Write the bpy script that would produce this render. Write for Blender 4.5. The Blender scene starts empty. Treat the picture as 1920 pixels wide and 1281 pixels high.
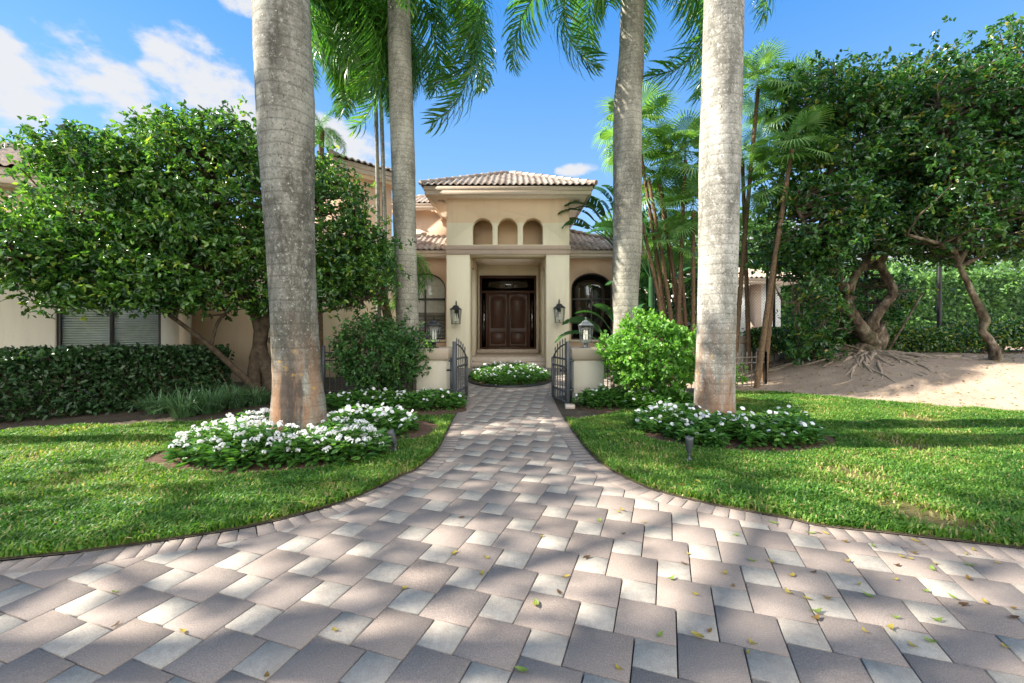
import bpy, bmesh, math, random
import numpy as np
from mathutils import Vector, Matrix
from mathutils.geometry import tessellate_polygon
R = math.radians
random.seed(7)
rng = np.random.default_rng(11)
S = bpy.context.scene
COL = S.collection

# ------------------------------------------------------------------ camera, sky, sun, exposure
H = 1.5; F = 832.0; HY = 606.0
cam = bpy.data.cameras.new('camera'); camo = bpy.data.objects.new('camera', cam); COL.objects.link(camo)
camo.location = (0, 0, H); camo.rotation_euler = (R(90), 0, 0)
cam.sensor_width = 36; cam.lens = 36 * F / 1920; cam.shift_y = -(640.5 - HY) / 1920
cam.clip_start = 0.05; cam.clip_end = 3000
S.camera = camo
SUN_EL = R(35); SUN_AZ = R(-91.5)      # azimuth clockwise from +Y
W = bpy.data.worlds.new('World'); S.world = W; W.use_nodes = True
nt = W.node_tree; nt.nodes.clear()
def wn(t, **k):
    n = nt.nodes.new(t)
    for a, b in k.items(): setattr(n, a, b)
    return n
out = wn('ShaderNodeOutputWorld'); bg = wn('ShaderNodeBackground'); bg.inputs[1].default_value = 0.15
sky = wn('ShaderNodeTexSky', sky_type='NISHITA', sun_disc=False, sun_elevation=SUN_EL, sun_rotation=SUN_AZ)
sky.air_density = 1.0; sky.dust_density = 0.15; sky.ozone_density = 1.6
tc = wn('ShaderNodeTexCoord')
def cdir(px, py): return Vector(((px - 960) / F, 1, (HY - py) / F)).normalized()
mask = None
def wmath(op, a, b, clamp=False):
    n = wn('ShaderNodeMath', operation=op); n.use_clamp = clamp
    for i, v in enumerate((a, b)):
        if isinstance(v, (int, float)): n.inputs[i].default_value = v
        else: nt.links.new(v, n.inputs[i])
    return n.outputs[0]
# cloud banks: soft ellipses in direction space, broken up by noise
for (px, py, rx, ry, rot) in [(180, 155, .125, .072, -.5), (375, 150, .125, .075, -.6), (10, 175, .075, .085, -.8), (470, 210, .08, .05, -.3),
                              (640, 260, .13, .05, -.3), (1085, 318, .055, .018, 0), (5, 75, .04, .025, 0), (840, 112, .03, .02, -.3),
                              (1390, 470, .16, .10, 0), (1700, 480, .3, .1, 0), (460, 10, .05, .03, 0)]:
    d = cdir(px, py)
    e1 = d.cross(Vector((0, 0, 1))).normalized(); e2 = e1.cross(d).normalized()
    a = e1 * math.cos(rot) + e2 * math.sin(rot); b = -e1 * math.sin(rot) + e2 * math.cos(rot)
    def dotn(v):
        n = wn('ShaderNodeVectorMath', operation='DOT_PRODUCT'); nt.links.new(tc.outputs['Generated'], n.inputs[0]); n.inputs[1].default_value = v; return n.outputs['Value']
    u = wmath('POWER', wmath('ABSOLUTE', wmath('DIVIDE', dotn(a), rx), 0), 2)
    v = wmath('POWER', wmath('ABSOLUTE', wmath('DIVIDE', dotn(b), ry), 0), 2)
    q = wmath('SUBTRACT', 1.0, wmath('ADD', u, v), True)
    q = wmath('MULTIPLY', q, wmath('GREATER_THAN', dotn(d), 0))
    mask = q if mask is None else wmath('MAXIMUM', mask, q)
for d, sh in ((Vector((.25, -1, .42)), .55), (Vector((.9, -.5, .5)), .62)):  # unseen cloud banks behind the camera, added as fill light for the portico front
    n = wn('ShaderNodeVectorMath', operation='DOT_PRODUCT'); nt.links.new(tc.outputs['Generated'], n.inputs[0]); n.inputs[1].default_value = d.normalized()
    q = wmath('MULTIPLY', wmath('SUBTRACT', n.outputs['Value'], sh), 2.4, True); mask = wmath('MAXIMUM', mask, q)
mp = wn('ShaderNodeMapping'); mp.inputs['Scale'].default_value = (1, 1, 1.7)
nt.links.new(tc.outputs['Generated'], mp.inputs[0])
nz = wn('ShaderNodeTexNoise'); nz.inputs['Scale'].default_value = 11; nz.inputs['Detail'].default_value = 10; nz.inputs['Roughness'].default_value = .58
nt.links.new(mp.outputs[0], nz.inputs['Vector'])
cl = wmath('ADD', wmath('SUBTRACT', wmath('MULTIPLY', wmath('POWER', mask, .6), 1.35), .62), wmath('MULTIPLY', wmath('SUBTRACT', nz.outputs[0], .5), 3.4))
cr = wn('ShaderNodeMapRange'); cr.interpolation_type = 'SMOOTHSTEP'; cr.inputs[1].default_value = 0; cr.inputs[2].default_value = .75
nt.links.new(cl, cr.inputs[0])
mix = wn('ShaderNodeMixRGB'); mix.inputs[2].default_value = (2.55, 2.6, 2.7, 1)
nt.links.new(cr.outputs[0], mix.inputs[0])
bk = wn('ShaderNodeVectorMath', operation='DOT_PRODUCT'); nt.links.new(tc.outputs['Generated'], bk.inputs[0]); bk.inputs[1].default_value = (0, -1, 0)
ck = wn('ShaderNodeMixRGB'); ck.inputs[1].default_value = (1.75, 1.8, 1.9, 1); ck.inputs[2].default_value = (7.4, 7.2, 6.7, 1)  # added rear clouds set far brighter than the visible ones, for fill
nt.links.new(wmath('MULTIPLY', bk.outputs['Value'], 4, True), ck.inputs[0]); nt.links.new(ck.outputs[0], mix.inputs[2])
hs = wn('ShaderNodeHueSaturation'); hs.inputs['Saturation'].default_value = 1.2; nt.links.new(sky.outputs[0], hs.inputs['Color'])
sxz = wn('ShaderNodeSeparateXYZ'); nt.links.new(tc.outputs['Generated'], sxz.inputs[0])
gr = wn('ShaderNodeValToRGB'); el_ = gr.color_ramp.elements
el_[0].position = 0; el_[0].color = (.46, .69, .95, 1); el_[1].position = .30; el_[1].color = (.25, .51, .92, 1)
e3_ = el_.new(.58); e3_.color = (.06, .33, .90, 1); e4_ = el_.new(1.0); e4_.color = (.04, .24, .75, 1)
nt.links.new(sxz.outputs[2], gr.inputs[0])
gs = wn('ShaderNodeVectorMath', operation='SCALE'); gs.inputs['Scale'].default_value = 2.1; nt.links.new(gr.outputs[0], gs.inputs[0])
gm = wn('ShaderNodeMixRGB'); gm.inputs[0].default_value = .84; nt.links.new(hs.outputs[0], gm.inputs[1]); nt.links.new(gs.outputs[0], gm.inputs[2])
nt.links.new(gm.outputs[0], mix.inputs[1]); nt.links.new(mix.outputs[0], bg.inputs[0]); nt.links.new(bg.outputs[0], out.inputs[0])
sun = bpy.data.lights.new('sun', 'SUN'); sun.energy = 4.8; sun.angle = R(.53); sun.color = (1, .93, .82)
suno = bpy.data.objects.new('sun', sun); COL.objects.link(suno)
sdir = Vector((math.sin(SUN_AZ) * math.cos(SUN_EL), math.cos(SUN_AZ) * math.cos(SUN_EL), math.sin(SUN_EL)))
suno.rotation_euler = sdir.to_track_quat('Z', 'Y').to_euler(); suno.location = sdir * 40
S.view_settings.view_transform = 'Standard'; S.view_settings.look = 'None'; S.view_settings.exposure = 1.68; S.view_settings.gamma = 1
S.render.engine = 'CYCLES'; S.cycles.max_bounces = 8; S.cycles.transparent_max_bounces = 12; S.cycles.diffuse_bounces = 5
S.cycles.glossy_bounces = 3; S.cycles.use_denoising = True; S.cycles.sample_clamp_indirect = 6

# ------------------------------------------------------------------ helpers
def g(px, py, z=0.0):                     # point at height z seen at photo pixel
    Y = F * (H - z) / (py - HY); return ((px - 960) * Y / F, Y)
def at(px, py, Y): return Vector(((px - 960) * Y / F, Y, H + (HY - py) * Y / F))
def tag(o, label=None, cat=None, group=None, kind=None):
    if label: o['label'] = label
    if cat: o['category'] = cat
    if group: o['group'] = group
    if kind: o['kind'] = kind
    return o
def empty(name, loc=(0, 0, 0), rz=0, label=None, cat=None, group=None, kind=None):
    o = bpy.data.objects.new(name, None); COL.objects.link(o); o.location = loc; o.rotation_euler = (0, 0, rz); o.empty_display_size = .1
    return tag(o, label, cat, group, kind)
def dup_tree(o, parent=None):
    c = o.copy(); COL.objects.link(c); c.parent = parent
    if parent: c.matrix_parent_inverse = o.matrix_parent_inverse
    for ch in list(o.children): dup_tree(ch, c)
    return c
def link(name, me, mat=None, parent=None, smooth=False):
    o = bpy.data.objects.new(name, me); COL.objects.link(o)
    if mat is not None:
        for m in (mat if isinstance(mat, (list, tuple)) else [mat]): me.materials.append(m)
    if parent is not None: o.parent = parent
    if smooth and len(me.polygons): me.polygons.foreach_set('use_smooth', np.ones(len(me.polygons), bool))
    return o
def mesh_np(name, V, Fs, mat=None, parent=None, smooth=False, tone=None, local=True):
    """V (n,3); Fs list of (m,k) int arrays; tone: per-face float array. World coordinates; made local to the parent."""
    V = np.asarray(V, float).reshape(-1, 3)
    if parent is not None and local:
        M = np.array(parent_world(parent).inverted()); V = V @ M[:3, :3].T + M[:3, 3]
    me = bpy.data.meshes.new(name)
    Fs = [np.asarray(f, np.int32) for f in Fs if len(f)]
    nf = sum(len(f) for f in Fs); nl = sum(f.size for f in Fs)
    me.vertices.add(len(V)); me.vertices.foreach_set('co', V.astype(np.float32).ravel())
    me.loops.add(nl); me.polygons.add(nf)
    me.loops.foreach_set('vertex_index', np.concatenate([f.ravel() for f in Fs]))
    st = []; c = 0
    for f in Fs:
        k = f.shape[1]; st.append(c + np.arange(len(f)) * k); c += f.size
    me.polygons.foreach_set('loop_start', np.concatenate(st).astype(np.int32))
    me.update(calc_edges=True); me.validate()
    if tone is not None and len(tone) == len(me.polygons):
        a = me.attributes.new('tone', 'FLOAT', 'FACE'); a.data.foreach_set('value', np.asarray(tone, np.float32))
    return link(name, me, mat, parent, smooth)
def parent_world(p):
    M = Matrix.LocRotScale(p.location, p.rotation_euler, p.scale)
    return parent_world(p.parent) @ M if p.parent else M
class MB:
    """collects shapes (world coordinates), builds ONE mesh"""
    def __init__(s): s.v = []; s.f = {}; s.n = 0; s.t = {}
    def add(s, V, Fs, tone=0.5):
        V = np.asarray(V, float).reshape(-1, 3)
        for f in Fs:
            f = np.asarray(f)
            if f.size == 0: continue
            if f.ndim == 1: f = f[None]
            s.f.setdefault(f.shape[1], []).append(f + s.n)
            t = np.full(len(f), tone) if np.isscalar(tone) else np.asarray(tone)
            s.t.setdefault(f.shape[1], []).append(t)
        s.v.append(V); s.n += len(V); return s
    def box(s, x0, x1, y0, y1, z0, z1, M=None, tone=0.5, taper=None):
        V = np.array([(x, y, z) for z in (z0, z1) for x, y in ((x0, y0), (x1, y0), (x1, y1), (x0, y1))], float)
        if taper is not None:
            cx, cy = (x0 + x1) / 2, (y0 + y1) / 2; V[4:, 0] = cx + (V[4:, 0] - cx) * taper; V[4:, 1] = cy + (V[4:, 1] - cy) * taper
        if M is not None:
            A = np.array(M); V = V @ A[:3, :3].T + A[:3, 3]
        return s.add(V, [[[0, 3, 2, 1], [4, 5, 6, 7], [0, 1, 5, 4], [1, 2, 6, 5], [2, 3, 7, 6], [3, 0, 4, 7]]], tone)
    def tube(s, P, r, n=8, cap=True, tone=0.5, squash=1.0):
        P = np.asarray(P, float); m = len(P); r = np.full(m, r) if np.isscalar(r) else np.asarray(r, float)
        T = np.gradient(P, axis=0); T /= np.linalg.norm(T, axis=1)[:, None] + 1e-9
        ref = np.array((0, 0, 1.)) if abs(T[0][2]) < .9 else np.array((1., 0, 0))
        V = []; a = np.arange(n) / n * 2 * np.pi
        U = np.cross(T[0], ref); U /= np.linalg.norm(U)
        for i in range(m):
            U = U - T[i] * U.dot(T[i]); U /= np.linalg.norm(U) + 1e-9
            B = np.cross(T[i], U)
            V.append(P[i] + r[i] * (np.cos(a)[:, None] * U + squash * np.sin(a)[:, None] * B))
        V = np.concatenate(V); q = []
        for i in range(m - 1):
            for j in range(n): q.append((i * n + j, i * n + (j + 1) % n, (i + 1) * n + (j + 1) % n, (i + 1) * n + j))
        s.add(V, [q], tone)
        if cap:
            s.add(V[:n], [np.arange(n)[::-1][None]], tone); s.add(V[-n:], [np.arange(n)[None]], tone)
        return s
    def lathe(s, c, prof, n=24, tone=0.5):
        a = np.arange(n) / n * 2 * np.pi; V = []
        for (r, z) in prof: V.append(np.stack([c[0] + r * np.cos(a), c[1] + r * np.sin(a), np.full(n, c[2] + z)], 1))
        V = np.concatenate(V); q = [(i * n + j, i * n + (j + 1) % n, (i + 1) * n + (j + 1) % n, (i + 1) * n + j) for i in range(len(prof) - 1) for j in range(n)]
        return s.add(V, [q], tone)
    def plate(s, outer, holes, y0, y1, M=None, tone=0.5):
        """outer / holes: lists of (u, v); extruded along local y; u->x, v->z"""
        loops = [outer] + list(holes)
        tri = tessellate_polygon([[Vector((u, v, 0)) for u, v in l] for l in loops])
        pts = np.array([p for l in loops for p in l], float); n = len(pts)
        V = np.concatenate([np.c_[pts[:, 0], np.full(n, y0), pts[:, 1]], np.c_[pts[:, 0], np.full(n, y1), pts[:, 1]]])
        if M is not None:
            A = np.array(M); V = V @ A[:3, :3].T + A[:3, 3]
        tri = np.array(tri, int); q = []; o = 0
        for l in loops:
            k = len(l)
            for i in range(k): q.append((o + i, o + (i + 1) % k, n + o + (i + 1) % k, n + o + i))
            o += k
        return s.add(V, [tri, tri[:, ::-1] + n, q], tone)
    def build(s, name, mat, parent=None, smooth=False, bevel=0, seg=1):
        V = np.concatenate(s.v); Fs = []; T = []
        for k in s.f: Fs.append(np.concatenate(s.f[k])); T.append(np.concatenate(s.t[k]))
        o = mesh_np(name, V, Fs, mat, parent, smooth, np.concatenate(T))
        bm = bmesh.new(); bm.from_mesh(o.data); bmesh.ops.recalc_face_normals(bm, faces=bm.faces)
        bm.to_mesh(o.data); bm.free()
        if bevel:
            md = o.modifiers.new('bevel', 'BEVEL'); md.width = bevel; md.segments = seg; md.limit_method = 'ANGLE'
        return o
def arch_pts(x0, x1, z0, zs, zt, n=14):
    c = (x0 + x1) / 2; r = (x1 - x0) / 2
    return [(x0, z0), (x1, z0)] + [(c + r * math.cos(t), zs + (zt - zs) * math.sin(t)) for t in np.linspace(0, math.pi, n)]

# ------------------------------------------------------------------ materials
class Mat:
    def __init__(s, name, rough=.7, spec=.3):
        s.m = bpy.data.materials.new(name); s.m.use_nodes = True; s.t = s.m.node_tree
        s.b = s.t.nodes['Principled BSDF']; s.b.inputs['Roughness'].default_value = rough; s.b.inputs['Specular IOR Level'].default_value = spec
        s.o = s.t.nodes['Material Output']
    def n(s, t, **k):
        n = s.t.nodes.new(t)
        for a, b in k.items(): setattr(n, a, b)
        return n
    def l(s, a, b): s.t.links.new(a, b)
    def coord(s, kind='Object', scale=(1, 1, 1)):
        c = s.n('ShaderNodeTexCoord'); m = s.n('ShaderNodeMapping'); m.inputs['Scale'].default_value = scale
        s.l(c.outputs[kind], m.inputs[0]); return m.outputs[0]
    def geo(s, scale=(1, 1, 1)):
        c = s.n('ShaderNodeNewGeometry'); m = s.n('ShaderNodeMapping'); m.inputs['Scale'].default_value = scale
        s.l(c.outputs['Position'], m.inputs[0]); return m.outputs[0]
    def noise(s, sc, det=4, rough=.55, vec=None, dist=0):
        n = s.n('ShaderNodeTexNoise'); n.inputs['Scale'].default_value = sc; n.inputs['Detail'].default_value = det; n.inputs['Roughness'].default_value = rough; n.inputs['Distortion'].default_value = dist
        if vec is not None: s.l(vec, n.inputs['Vector'])
        return n.outputs[0]
    def ramp(s, f, stops, interp='LINEAR'):
        r = s.n('ShaderNodeValToRGB'); r.color_ramp.interpolation = interp
        e = r.color_ramp.elements
        while len(e) < len(stops): e.new(.5)
        for i, (p, c) in enumerate(stops):
            e[i].position = p; e[i].color = (*c, 1) if len(c) == 3 else c
        s.l(f, r.inputs[0]); return r.outputs[0]
    def mix(s, f, a, b, mode='MIX'):
        n = s.n('ShaderNodeMixRGB', blend_type=mode)
        for i, v in enumerate((f, a, b)):
            if isinstance(v, (int, float)): n.inputs[i].default_value = v
            elif isinstance(v, tuple): n.inputs[i].default_value = (*v, 1)
            else: s.l(v, n.inputs[i])
        return n.outputs[0]
    def math(s, op, a, b=0, clamp=False):
        n = s.n('ShaderNodeMath', operation=op); n.use_clamp = clamp
        for i, v in enumerate((a, b)):
            if isinstance(v, (int, float)): n.inputs[i].default_value = v
            else: s.l(v, n.inputs[i])
        return n.outputs[0]
    def tone(s):
        a = s.n('ShaderNodeAttribute'); a.attribute_name = 'tone'; return a.outputs['Fac']
    def color(s, c):
        if isinstance(c, tuple): s.b.inputs['Base Color'].default_value = (*c, 1)
        else: s.l(c, s.b.inputs['Base Color'])
        return s
    def bump(s, h, strength=.3, dist=.01):
        b = s.n('ShaderNodeBump'); b.inputs['Strength'].default_value = strength; b.inputs['Distance'].default_value = dist
        s.l(h, b.inputs['Height']); s.l(b.outputs[0], s.b.inputs['Normal']); return s
def plain(name, c, rough=.6, spec=.3, metal=0, var=.12, sc=8):
    m = Mat(name, rough, spec); m.b.inputs['Metallic'].default_value = metal
    v = m.noise(sc, 5, vec=m.geo())
    m.color(m.ramp(v, [(.3, tuple(x * (1 - var) for x in c)), (.7, tuple(min(1, x * (1 + var)) for x in c))])); return m
def stucco(name, c, zsplit=None, c2=None):
    m = Mat(name, .85, .2); p = m.geo()
    big = m.noise(.9, 6, .6, p); fine = m.noise(90, 3, .6, p)
    st = m.noise(1.6, 5, .6, m.geo((3, 3, .35)))
    base = m.mix(m.math('MULTIPLY', big, .5), c, tuple(x * .86 for x in c))
    if c2:
        sx = m.n('ShaderNodeSeparateXYZ'); gg = m.n('ShaderNodeNewGeometry'); m.l(gg.outputs['Position'], sx.inputs[0])
        k = m.math('GREATER_THAN', sx.outputs[2], zsplit)
        base = m.mix(k, base, c2)
    base = m.mix(m.ramp(st, [(.5, (0, 0, 0)), (.8, (.28, .28, .28))]), base, tuple(x * .62 for x in c))
    m.color(base); m.bump(m.math('ADD', fine, m.math('MULTIPLY', m.noise(22, 4, .6, p), 1.2)), .5, .006); return m.m
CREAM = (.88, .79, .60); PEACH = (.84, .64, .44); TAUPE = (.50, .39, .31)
M_cream = stucco('cream_stucco', CREAM)
M_portico = stucco('portico_stucco', CREAM, 4.87, PEACH)
M_wing = stucco('wing_stucco', CREAM, 2.0, PEACH)
M_wing2 = stucco('peach_stucco', (.78, .57, .41))
M_peach = stucco('recess_stucco', (.90, .70, .48))
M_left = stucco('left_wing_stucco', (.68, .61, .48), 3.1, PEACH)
M_taupe = stucco('taupe_trim', TAUPE)
M_gatewall = stucco('pillar_stucco', (.66, .60, .48))
M_cap = stucco('pillar_cap_stucco', (.46, .375, .28))
M_fascia = plain('fascia_paint', (.58, .475, .38), .6, var=.05).m
M_soffit = plain('soffit_paint', (.82, .70, .56), .7, var=.04).m
M_stone = plain('step_stone', (.55, .46, .38), .5).m
M_black = plain('black_metal', (.02, .021, .022), .45, .5, var=.3).m
M_iron = plain('gate_iron', (.075, .08, .085), .45, .5, metal=.2, var=.2).m
M_pewter = plain('pewter_metal', (.17, .185, .19), .4, .5, metal=.3, var=.2).m
M_frame = plain('window_frame', (.045, .04, .037), .4, .5).m
M_blind = plain('blind_slats', (.90, .87, .78), .6).m
M_blind_g = plain('blind_slats_grey', (.45, .48, .42), .6).m
M_room = plain('dark_room', (.03, .025, .02), .9).m
M_candle = plain('candle_sleeve', (.8, .76, .66), .5).m
def wood():
    m = Mat('mahogany', .42, .4); p = m.geo((9, 9, .8))
    n = m.noise(6, 6, .65, p, .6)
    m.color(m.ramp(n, [(.3, (.038, .019, .012)), (.7, (.10, .046, .028))])); return m.m
M_wood = wood()
def glass(name='window_glass', tint=(.9, .95, .95), k=.35):
    m = Mat(name); m.t.nodes.remove(m.b)
    tr = m.n('ShaderNodeBsdfTransparent'); tr.inputs[0].default_value = (*tint, 1)
    gl = m.n('ShaderNodeBsdfGlossy'); gl.inputs['Roughness'].default_value = .03
    fr = m.n('ShaderNodeFresnel'); fr.inputs[0].default_value = 1.5
    mx = m.n('ShaderNodeMixShader'); gg = m.n('ShaderNodeNewGeometry'); m.l(m.math('ADD', m.math('MULTIPLY', fr.outputs[0], m.math('SUBTRACT', 1, gg.outputs['Backfacing'])), k * .2, True), mx.inputs[0]); m.l(tr.outputs[0], mx.inputs[1]); m.l(gl.outputs[0], mx.inputs[2]); m.l(mx.outputs[0], m.o.inputs[0])
    return m.m
M_glass = glass(k=.15, tint=(.98, .99, .98)); M_dglass = glass('dark_glass', (.45, .45, .42), .5); M_lglass = glass('lantern_glass', (.95, .97, .97), .1)
def tilemat(name='roof_tile', a=(.24, .175, .14), b=(.42, .36, .31)):
    m = Mat(name, .75, .3); p = m.geo()
    c = m.ramp(m.tone(), [(0, a), (.35, tuple((x + y) / 2 for x, y in zip(a, b))), (.7, b), (1, (.36, .33, .30))])
    c = m.mix(m.ramp(m.noise(5, 6, .65, p), [(.45, (0, 0, 0)), (.75, (.6, .6, .6))]), c, (.20, .17, .15))
    m.color(c); m.bump(m.noise(60, 4, .6, p), .3, .005); return m.m
M_tile = tilemat()
M_tile_l = tilemat('roof_tile_pale', (.45, .31, .22), (.62, .50, .40))
def leafmat(name, cols, rough=.38, trans=.35, spec=.5, tcol=None):
    m = Mat(name, rough, spec); c = m.ramp(m.tone(), [(i / (len(cols) - 1), q) for i, q in enumerate(cols)])
    m.color(c)
    tl = m.n('ShaderNodeBsdfTranslucent'); m.l(m.mix(1.0, c, tcol or (1.7, 1.8, .7), 'MULTIPLY'), tl.inputs[0])
    mx = m.n('ShaderNodeMixShader'); mx.inputs[0].default_value = trans; m.l(m.b.outputs[0], mx.inputs[1]); m.l(tl.outputs[0], mx.inputs[2]); m.l(mx.outputs[0], m.o.inputs[0])
    return m.m
L_ficus = leafmat('glossy_tree_leaf', [(.018, .06, .018), (.036, .11, .026), (.075, .185, .032), (.16, .30, .045), (.34, .38, .07)], .25, .36, .9)
L_ficus2 = leafmat('dark_tree_leaf', [(.016, .058, .022), (.032, .105, .03), (.06, .17, .036), (.12, .26, .048), (.38, .33, .06)], .26, .34, .85)
L_hedge = leafmat('hedge_leaf', [(.015, .04, .014), (.025, .07, .02), (.04, .09, .025), (.09, .10, .04)], .38, .2)
L_shrub = leafmat('dark_shrub_leaf', [(.025, .075, .022), (.045, .125, .03), (.08, .185, .04), (.15, .26, .06)], .35, .25)
L_bright = leafmat('bright_shrub_leaf', [(.07, .19, .03), (.12, .28, .045), (.17, .36, .06), (.28, .42, .09)], .45, .4)
L_palm = leafmat('palm_leaflet', [(.04, .13, .025), (.06, .18, .03), (.10, .24, .04), (.26, .30, .06)], .35, .4)
L_fan = leafmat('fan_palm_leaf', [(.07, .17, .06), (.13, .27, .08), (.22, .37, .10), (.48, .48, .16)], .35, .42)
L_banana = leafmat('paddle_leaf', [(.03, .10, .03), (.04, .12, .04), (.07, .17, .05)], .35, .25)
L_bed = leafmat('bedding_leaf', [(.04, .12, .025), (.07, .19, .035), (.12, .26, .05), (.20, .33, .08)], .4, .3)
L_petal = leafmat('white_petal', [(.75, .74, .74), (.85, .84, .84), (.9, .9, .88)], .6, .3, .2, (1, 1, 1))
L_lirio = leafmat('strap_leaf', [(.05, .12, .05), (.09, .19, .08), (.17, .29, .13)], .4, .2)
L_far = leafmat('far_leaf', [(.05, .13, .03), (.09, .20, .04), (.14, .27, .05)], .5, .3)
L_dead = leafmat('fallen_leaf', [(.10, .05, .02), (.22, .13, .03), (.34, .27, .05), (.20, .28, .05), (.40, .30, .05)], .6, .2)
def barkmat():
    m = Mat('tree_bark', .85, .2); p = m.geo((1, 1, .5))
    n = m.noise(7, 7, .65, p); n2 = m.noise(2.5, 4, .5, p)
    c = m.ramp(n, [(.38, (.05, .036, .025)), (.52, (.17, .125, .085)), (.64, (.36, .30, .22))])
    c = m.mix(m.ramp(n2, [(.5, (0, 0, 0)), (.7, (.5, .5, .5))]), c, (.13, .13, .06))
    m.color(c); m.bump(m.math('ADD', m.noise(18, 6, .7, p), m.math('MULTIPLY', n, 1.5)), .9, .03); return m.m
M_bark = barkmat()
M_bark_dark = plain('dark_bark', (.075, .055, .038), .9, .1, var=.45, sc=12).m
M_root = plain("root_bark", (.36, .28, .21), .9, .1, var=.3, sc=14).m
def palmbark(name, base, dark, light, rust=0.0, seed=0.0):
    m = Mat(name, .8, .2)
    c = m.n('ShaderNodeTexCoord'); mp = m.n('ShaderNodeMapping'); mp.inputs['Location'].default_value = (seed, seed * 2, seed * 3); m.l(c.outputs['Object'], mp.inputs[0]); p = mp.outputs[0]
    sx = m.n('ShaderNodeSeparateXYZ'); m.l(c.outputs['Object'], sx.inputs[0]); z = sx.outputs[2]
    mpz = m.n('ShaderNodeMapping'); mpz.inputs['Scale'].default_value = (1, 1, .35); m.l(p, mpz.inputs[0])
    mott = m.noise(2.6, 6, .65, mpz.outputs[0], .4); spk = m.noise(30, 6, .85, p); mid = m.noise(11, 6, .7, p)
    col = m.ramp(mott, [(.38, dark), (.5, base), (.62, light)])
    col = m.mix(m.ramp(spk, [(.54, (0, 0, 0)), (.60, (.8, .8, .8))]), col, tuple(x * .45 for x in dark))
    col = m.mix(m.ramp(m.noise(26, 6, .85, m.geo((1, 1, .8))), [(.56, (0, 0, 0)), (.62, (.8, .8, .8))]), col, tuple(min(1, x * 1.45) for x in light))
    col = m.mix(m.ramp(mid, [(.55, (0, 0, 0)), (.68, (.65, .65, .65))]), col, tuple(min(1, x * 1.25) for x in light))
    vor = m.n('ShaderNodeTexVoronoi'); vor.inputs['Scale'].default_value = 11; m.l(p, vor.inputs['Vector'])
    col = m.mix(m.ramp(vor.outputs['Distance'], [(.05, (.7, .7, .7)), (.11, (0, 0, 0))]), col, (.62, .63, .58))
    vor2 = m.n('ShaderNodeTexVoronoi'); vor2.inputs['Scale'].default_value = 17; m.l(mpz.outputs[0], vor2.inputs['Vector'])
    col = m.mix(m.math('MULTIPLY', m.ramp(vor2.outputs['Distance'], [(.07, (1, 1, 1)), (.14, (0, 0, 0))]), m.ramp(mid, [(.45, (0, 0, 0)), (.5, (.9, .9, .9))])), col, (.06, .06, .05))
    ring = m.n('ShaderNodeTexWave'); ring.wave_type = 'BANDS'; ring.bands_direction = 'Z'; ring.inputs['Scale'].default_value = 2.3; ring.inputs['Distortion'].default_value = 1.1; ring.inputs['Detail'].default_value = 3; ring.inputs['Detail Scale'].default_value = 1.2
    m.l(p, ring.inputs['Vector'])
    col = m.mix(m.ramp(ring.outputs['Fac'], [(0, (.38, .38, .38)), (.10, (0, 0, 0))]), col, tuple(x * .55 for x in dark))
    if rust:
        low = m.n('ShaderNodeMapRange'); low.inputs[1].default_value = 1.7; low.inputs[2].default_value = .25; m.l(z, low.inputs[0])
        mpr = m.n('ShaderNodeMapping'); mpr.inputs['Scale'].default_value = (1, 1, .18); m.l(p, mpr.inputs[0])
        k = m.math('MULTIPLY', low.outputs[0], m.ramp(m.noise(6, 6, .6, mpr.outputs[0]), [(.42, (0, 0, 0)), (.58, (1, 1, 1))]))
        col = m.mix(m.math('MULTIPLY', k, rust), col, (.30, .155, .08))
        k2 = m.math('MULTIPLY', m.math('MULTIPLY', low.outputs[0], 1.6, True), m.ramp(m.noise(3.1, 6, .7, mpr.outputs[0]), [(.54, (0, 0, 0)), (.62, (.8, .8, .8))]))
        col = m.mix(m.math('MULTIPLY', k2, rust), col, (.055, .05, .045))
        k3 = m.math('MULTIPLY', m.math('MULTIPLY', low.outputs[0], 1.3, True), m.ramp(m.noise(7.5, 5, .7, p), [(.62, (0, 0, 0)), (.66, (1, 1, 1))]))
        col = m.mix(m.math('MULTIPLY', k3, rust), col, (.50, .30, .06))
    m.color(col)
    m.bump(m.math('ADD', m.math('MULTIPLY', spk, .6), m.math('ADD', m.math('MULTIPLY', ring.outputs['Fac'], .35), mid)), .7, .012); return m.m
M_palm1 = palmbark('left_palm_bark', (.20, .19, .16), (.095, .09, .072), (.30, .295, .25), 1.0, 3.1)
M_palm2 = palmbark('right_palm_bark', (.30, .285, .245), (.17, .16, .135), (.46, .44, .39), .9, 8.7)
M_palm3 = palmbark('rear_palm_bark', (.27, .255, .205), (.17, .16, .13), (.38, .36, .295), .3, 5.3)
M_fibre = plain('fibrous_stem', (.17, .11, .065), .9, .1, var=.45, sc=25).m
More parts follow.
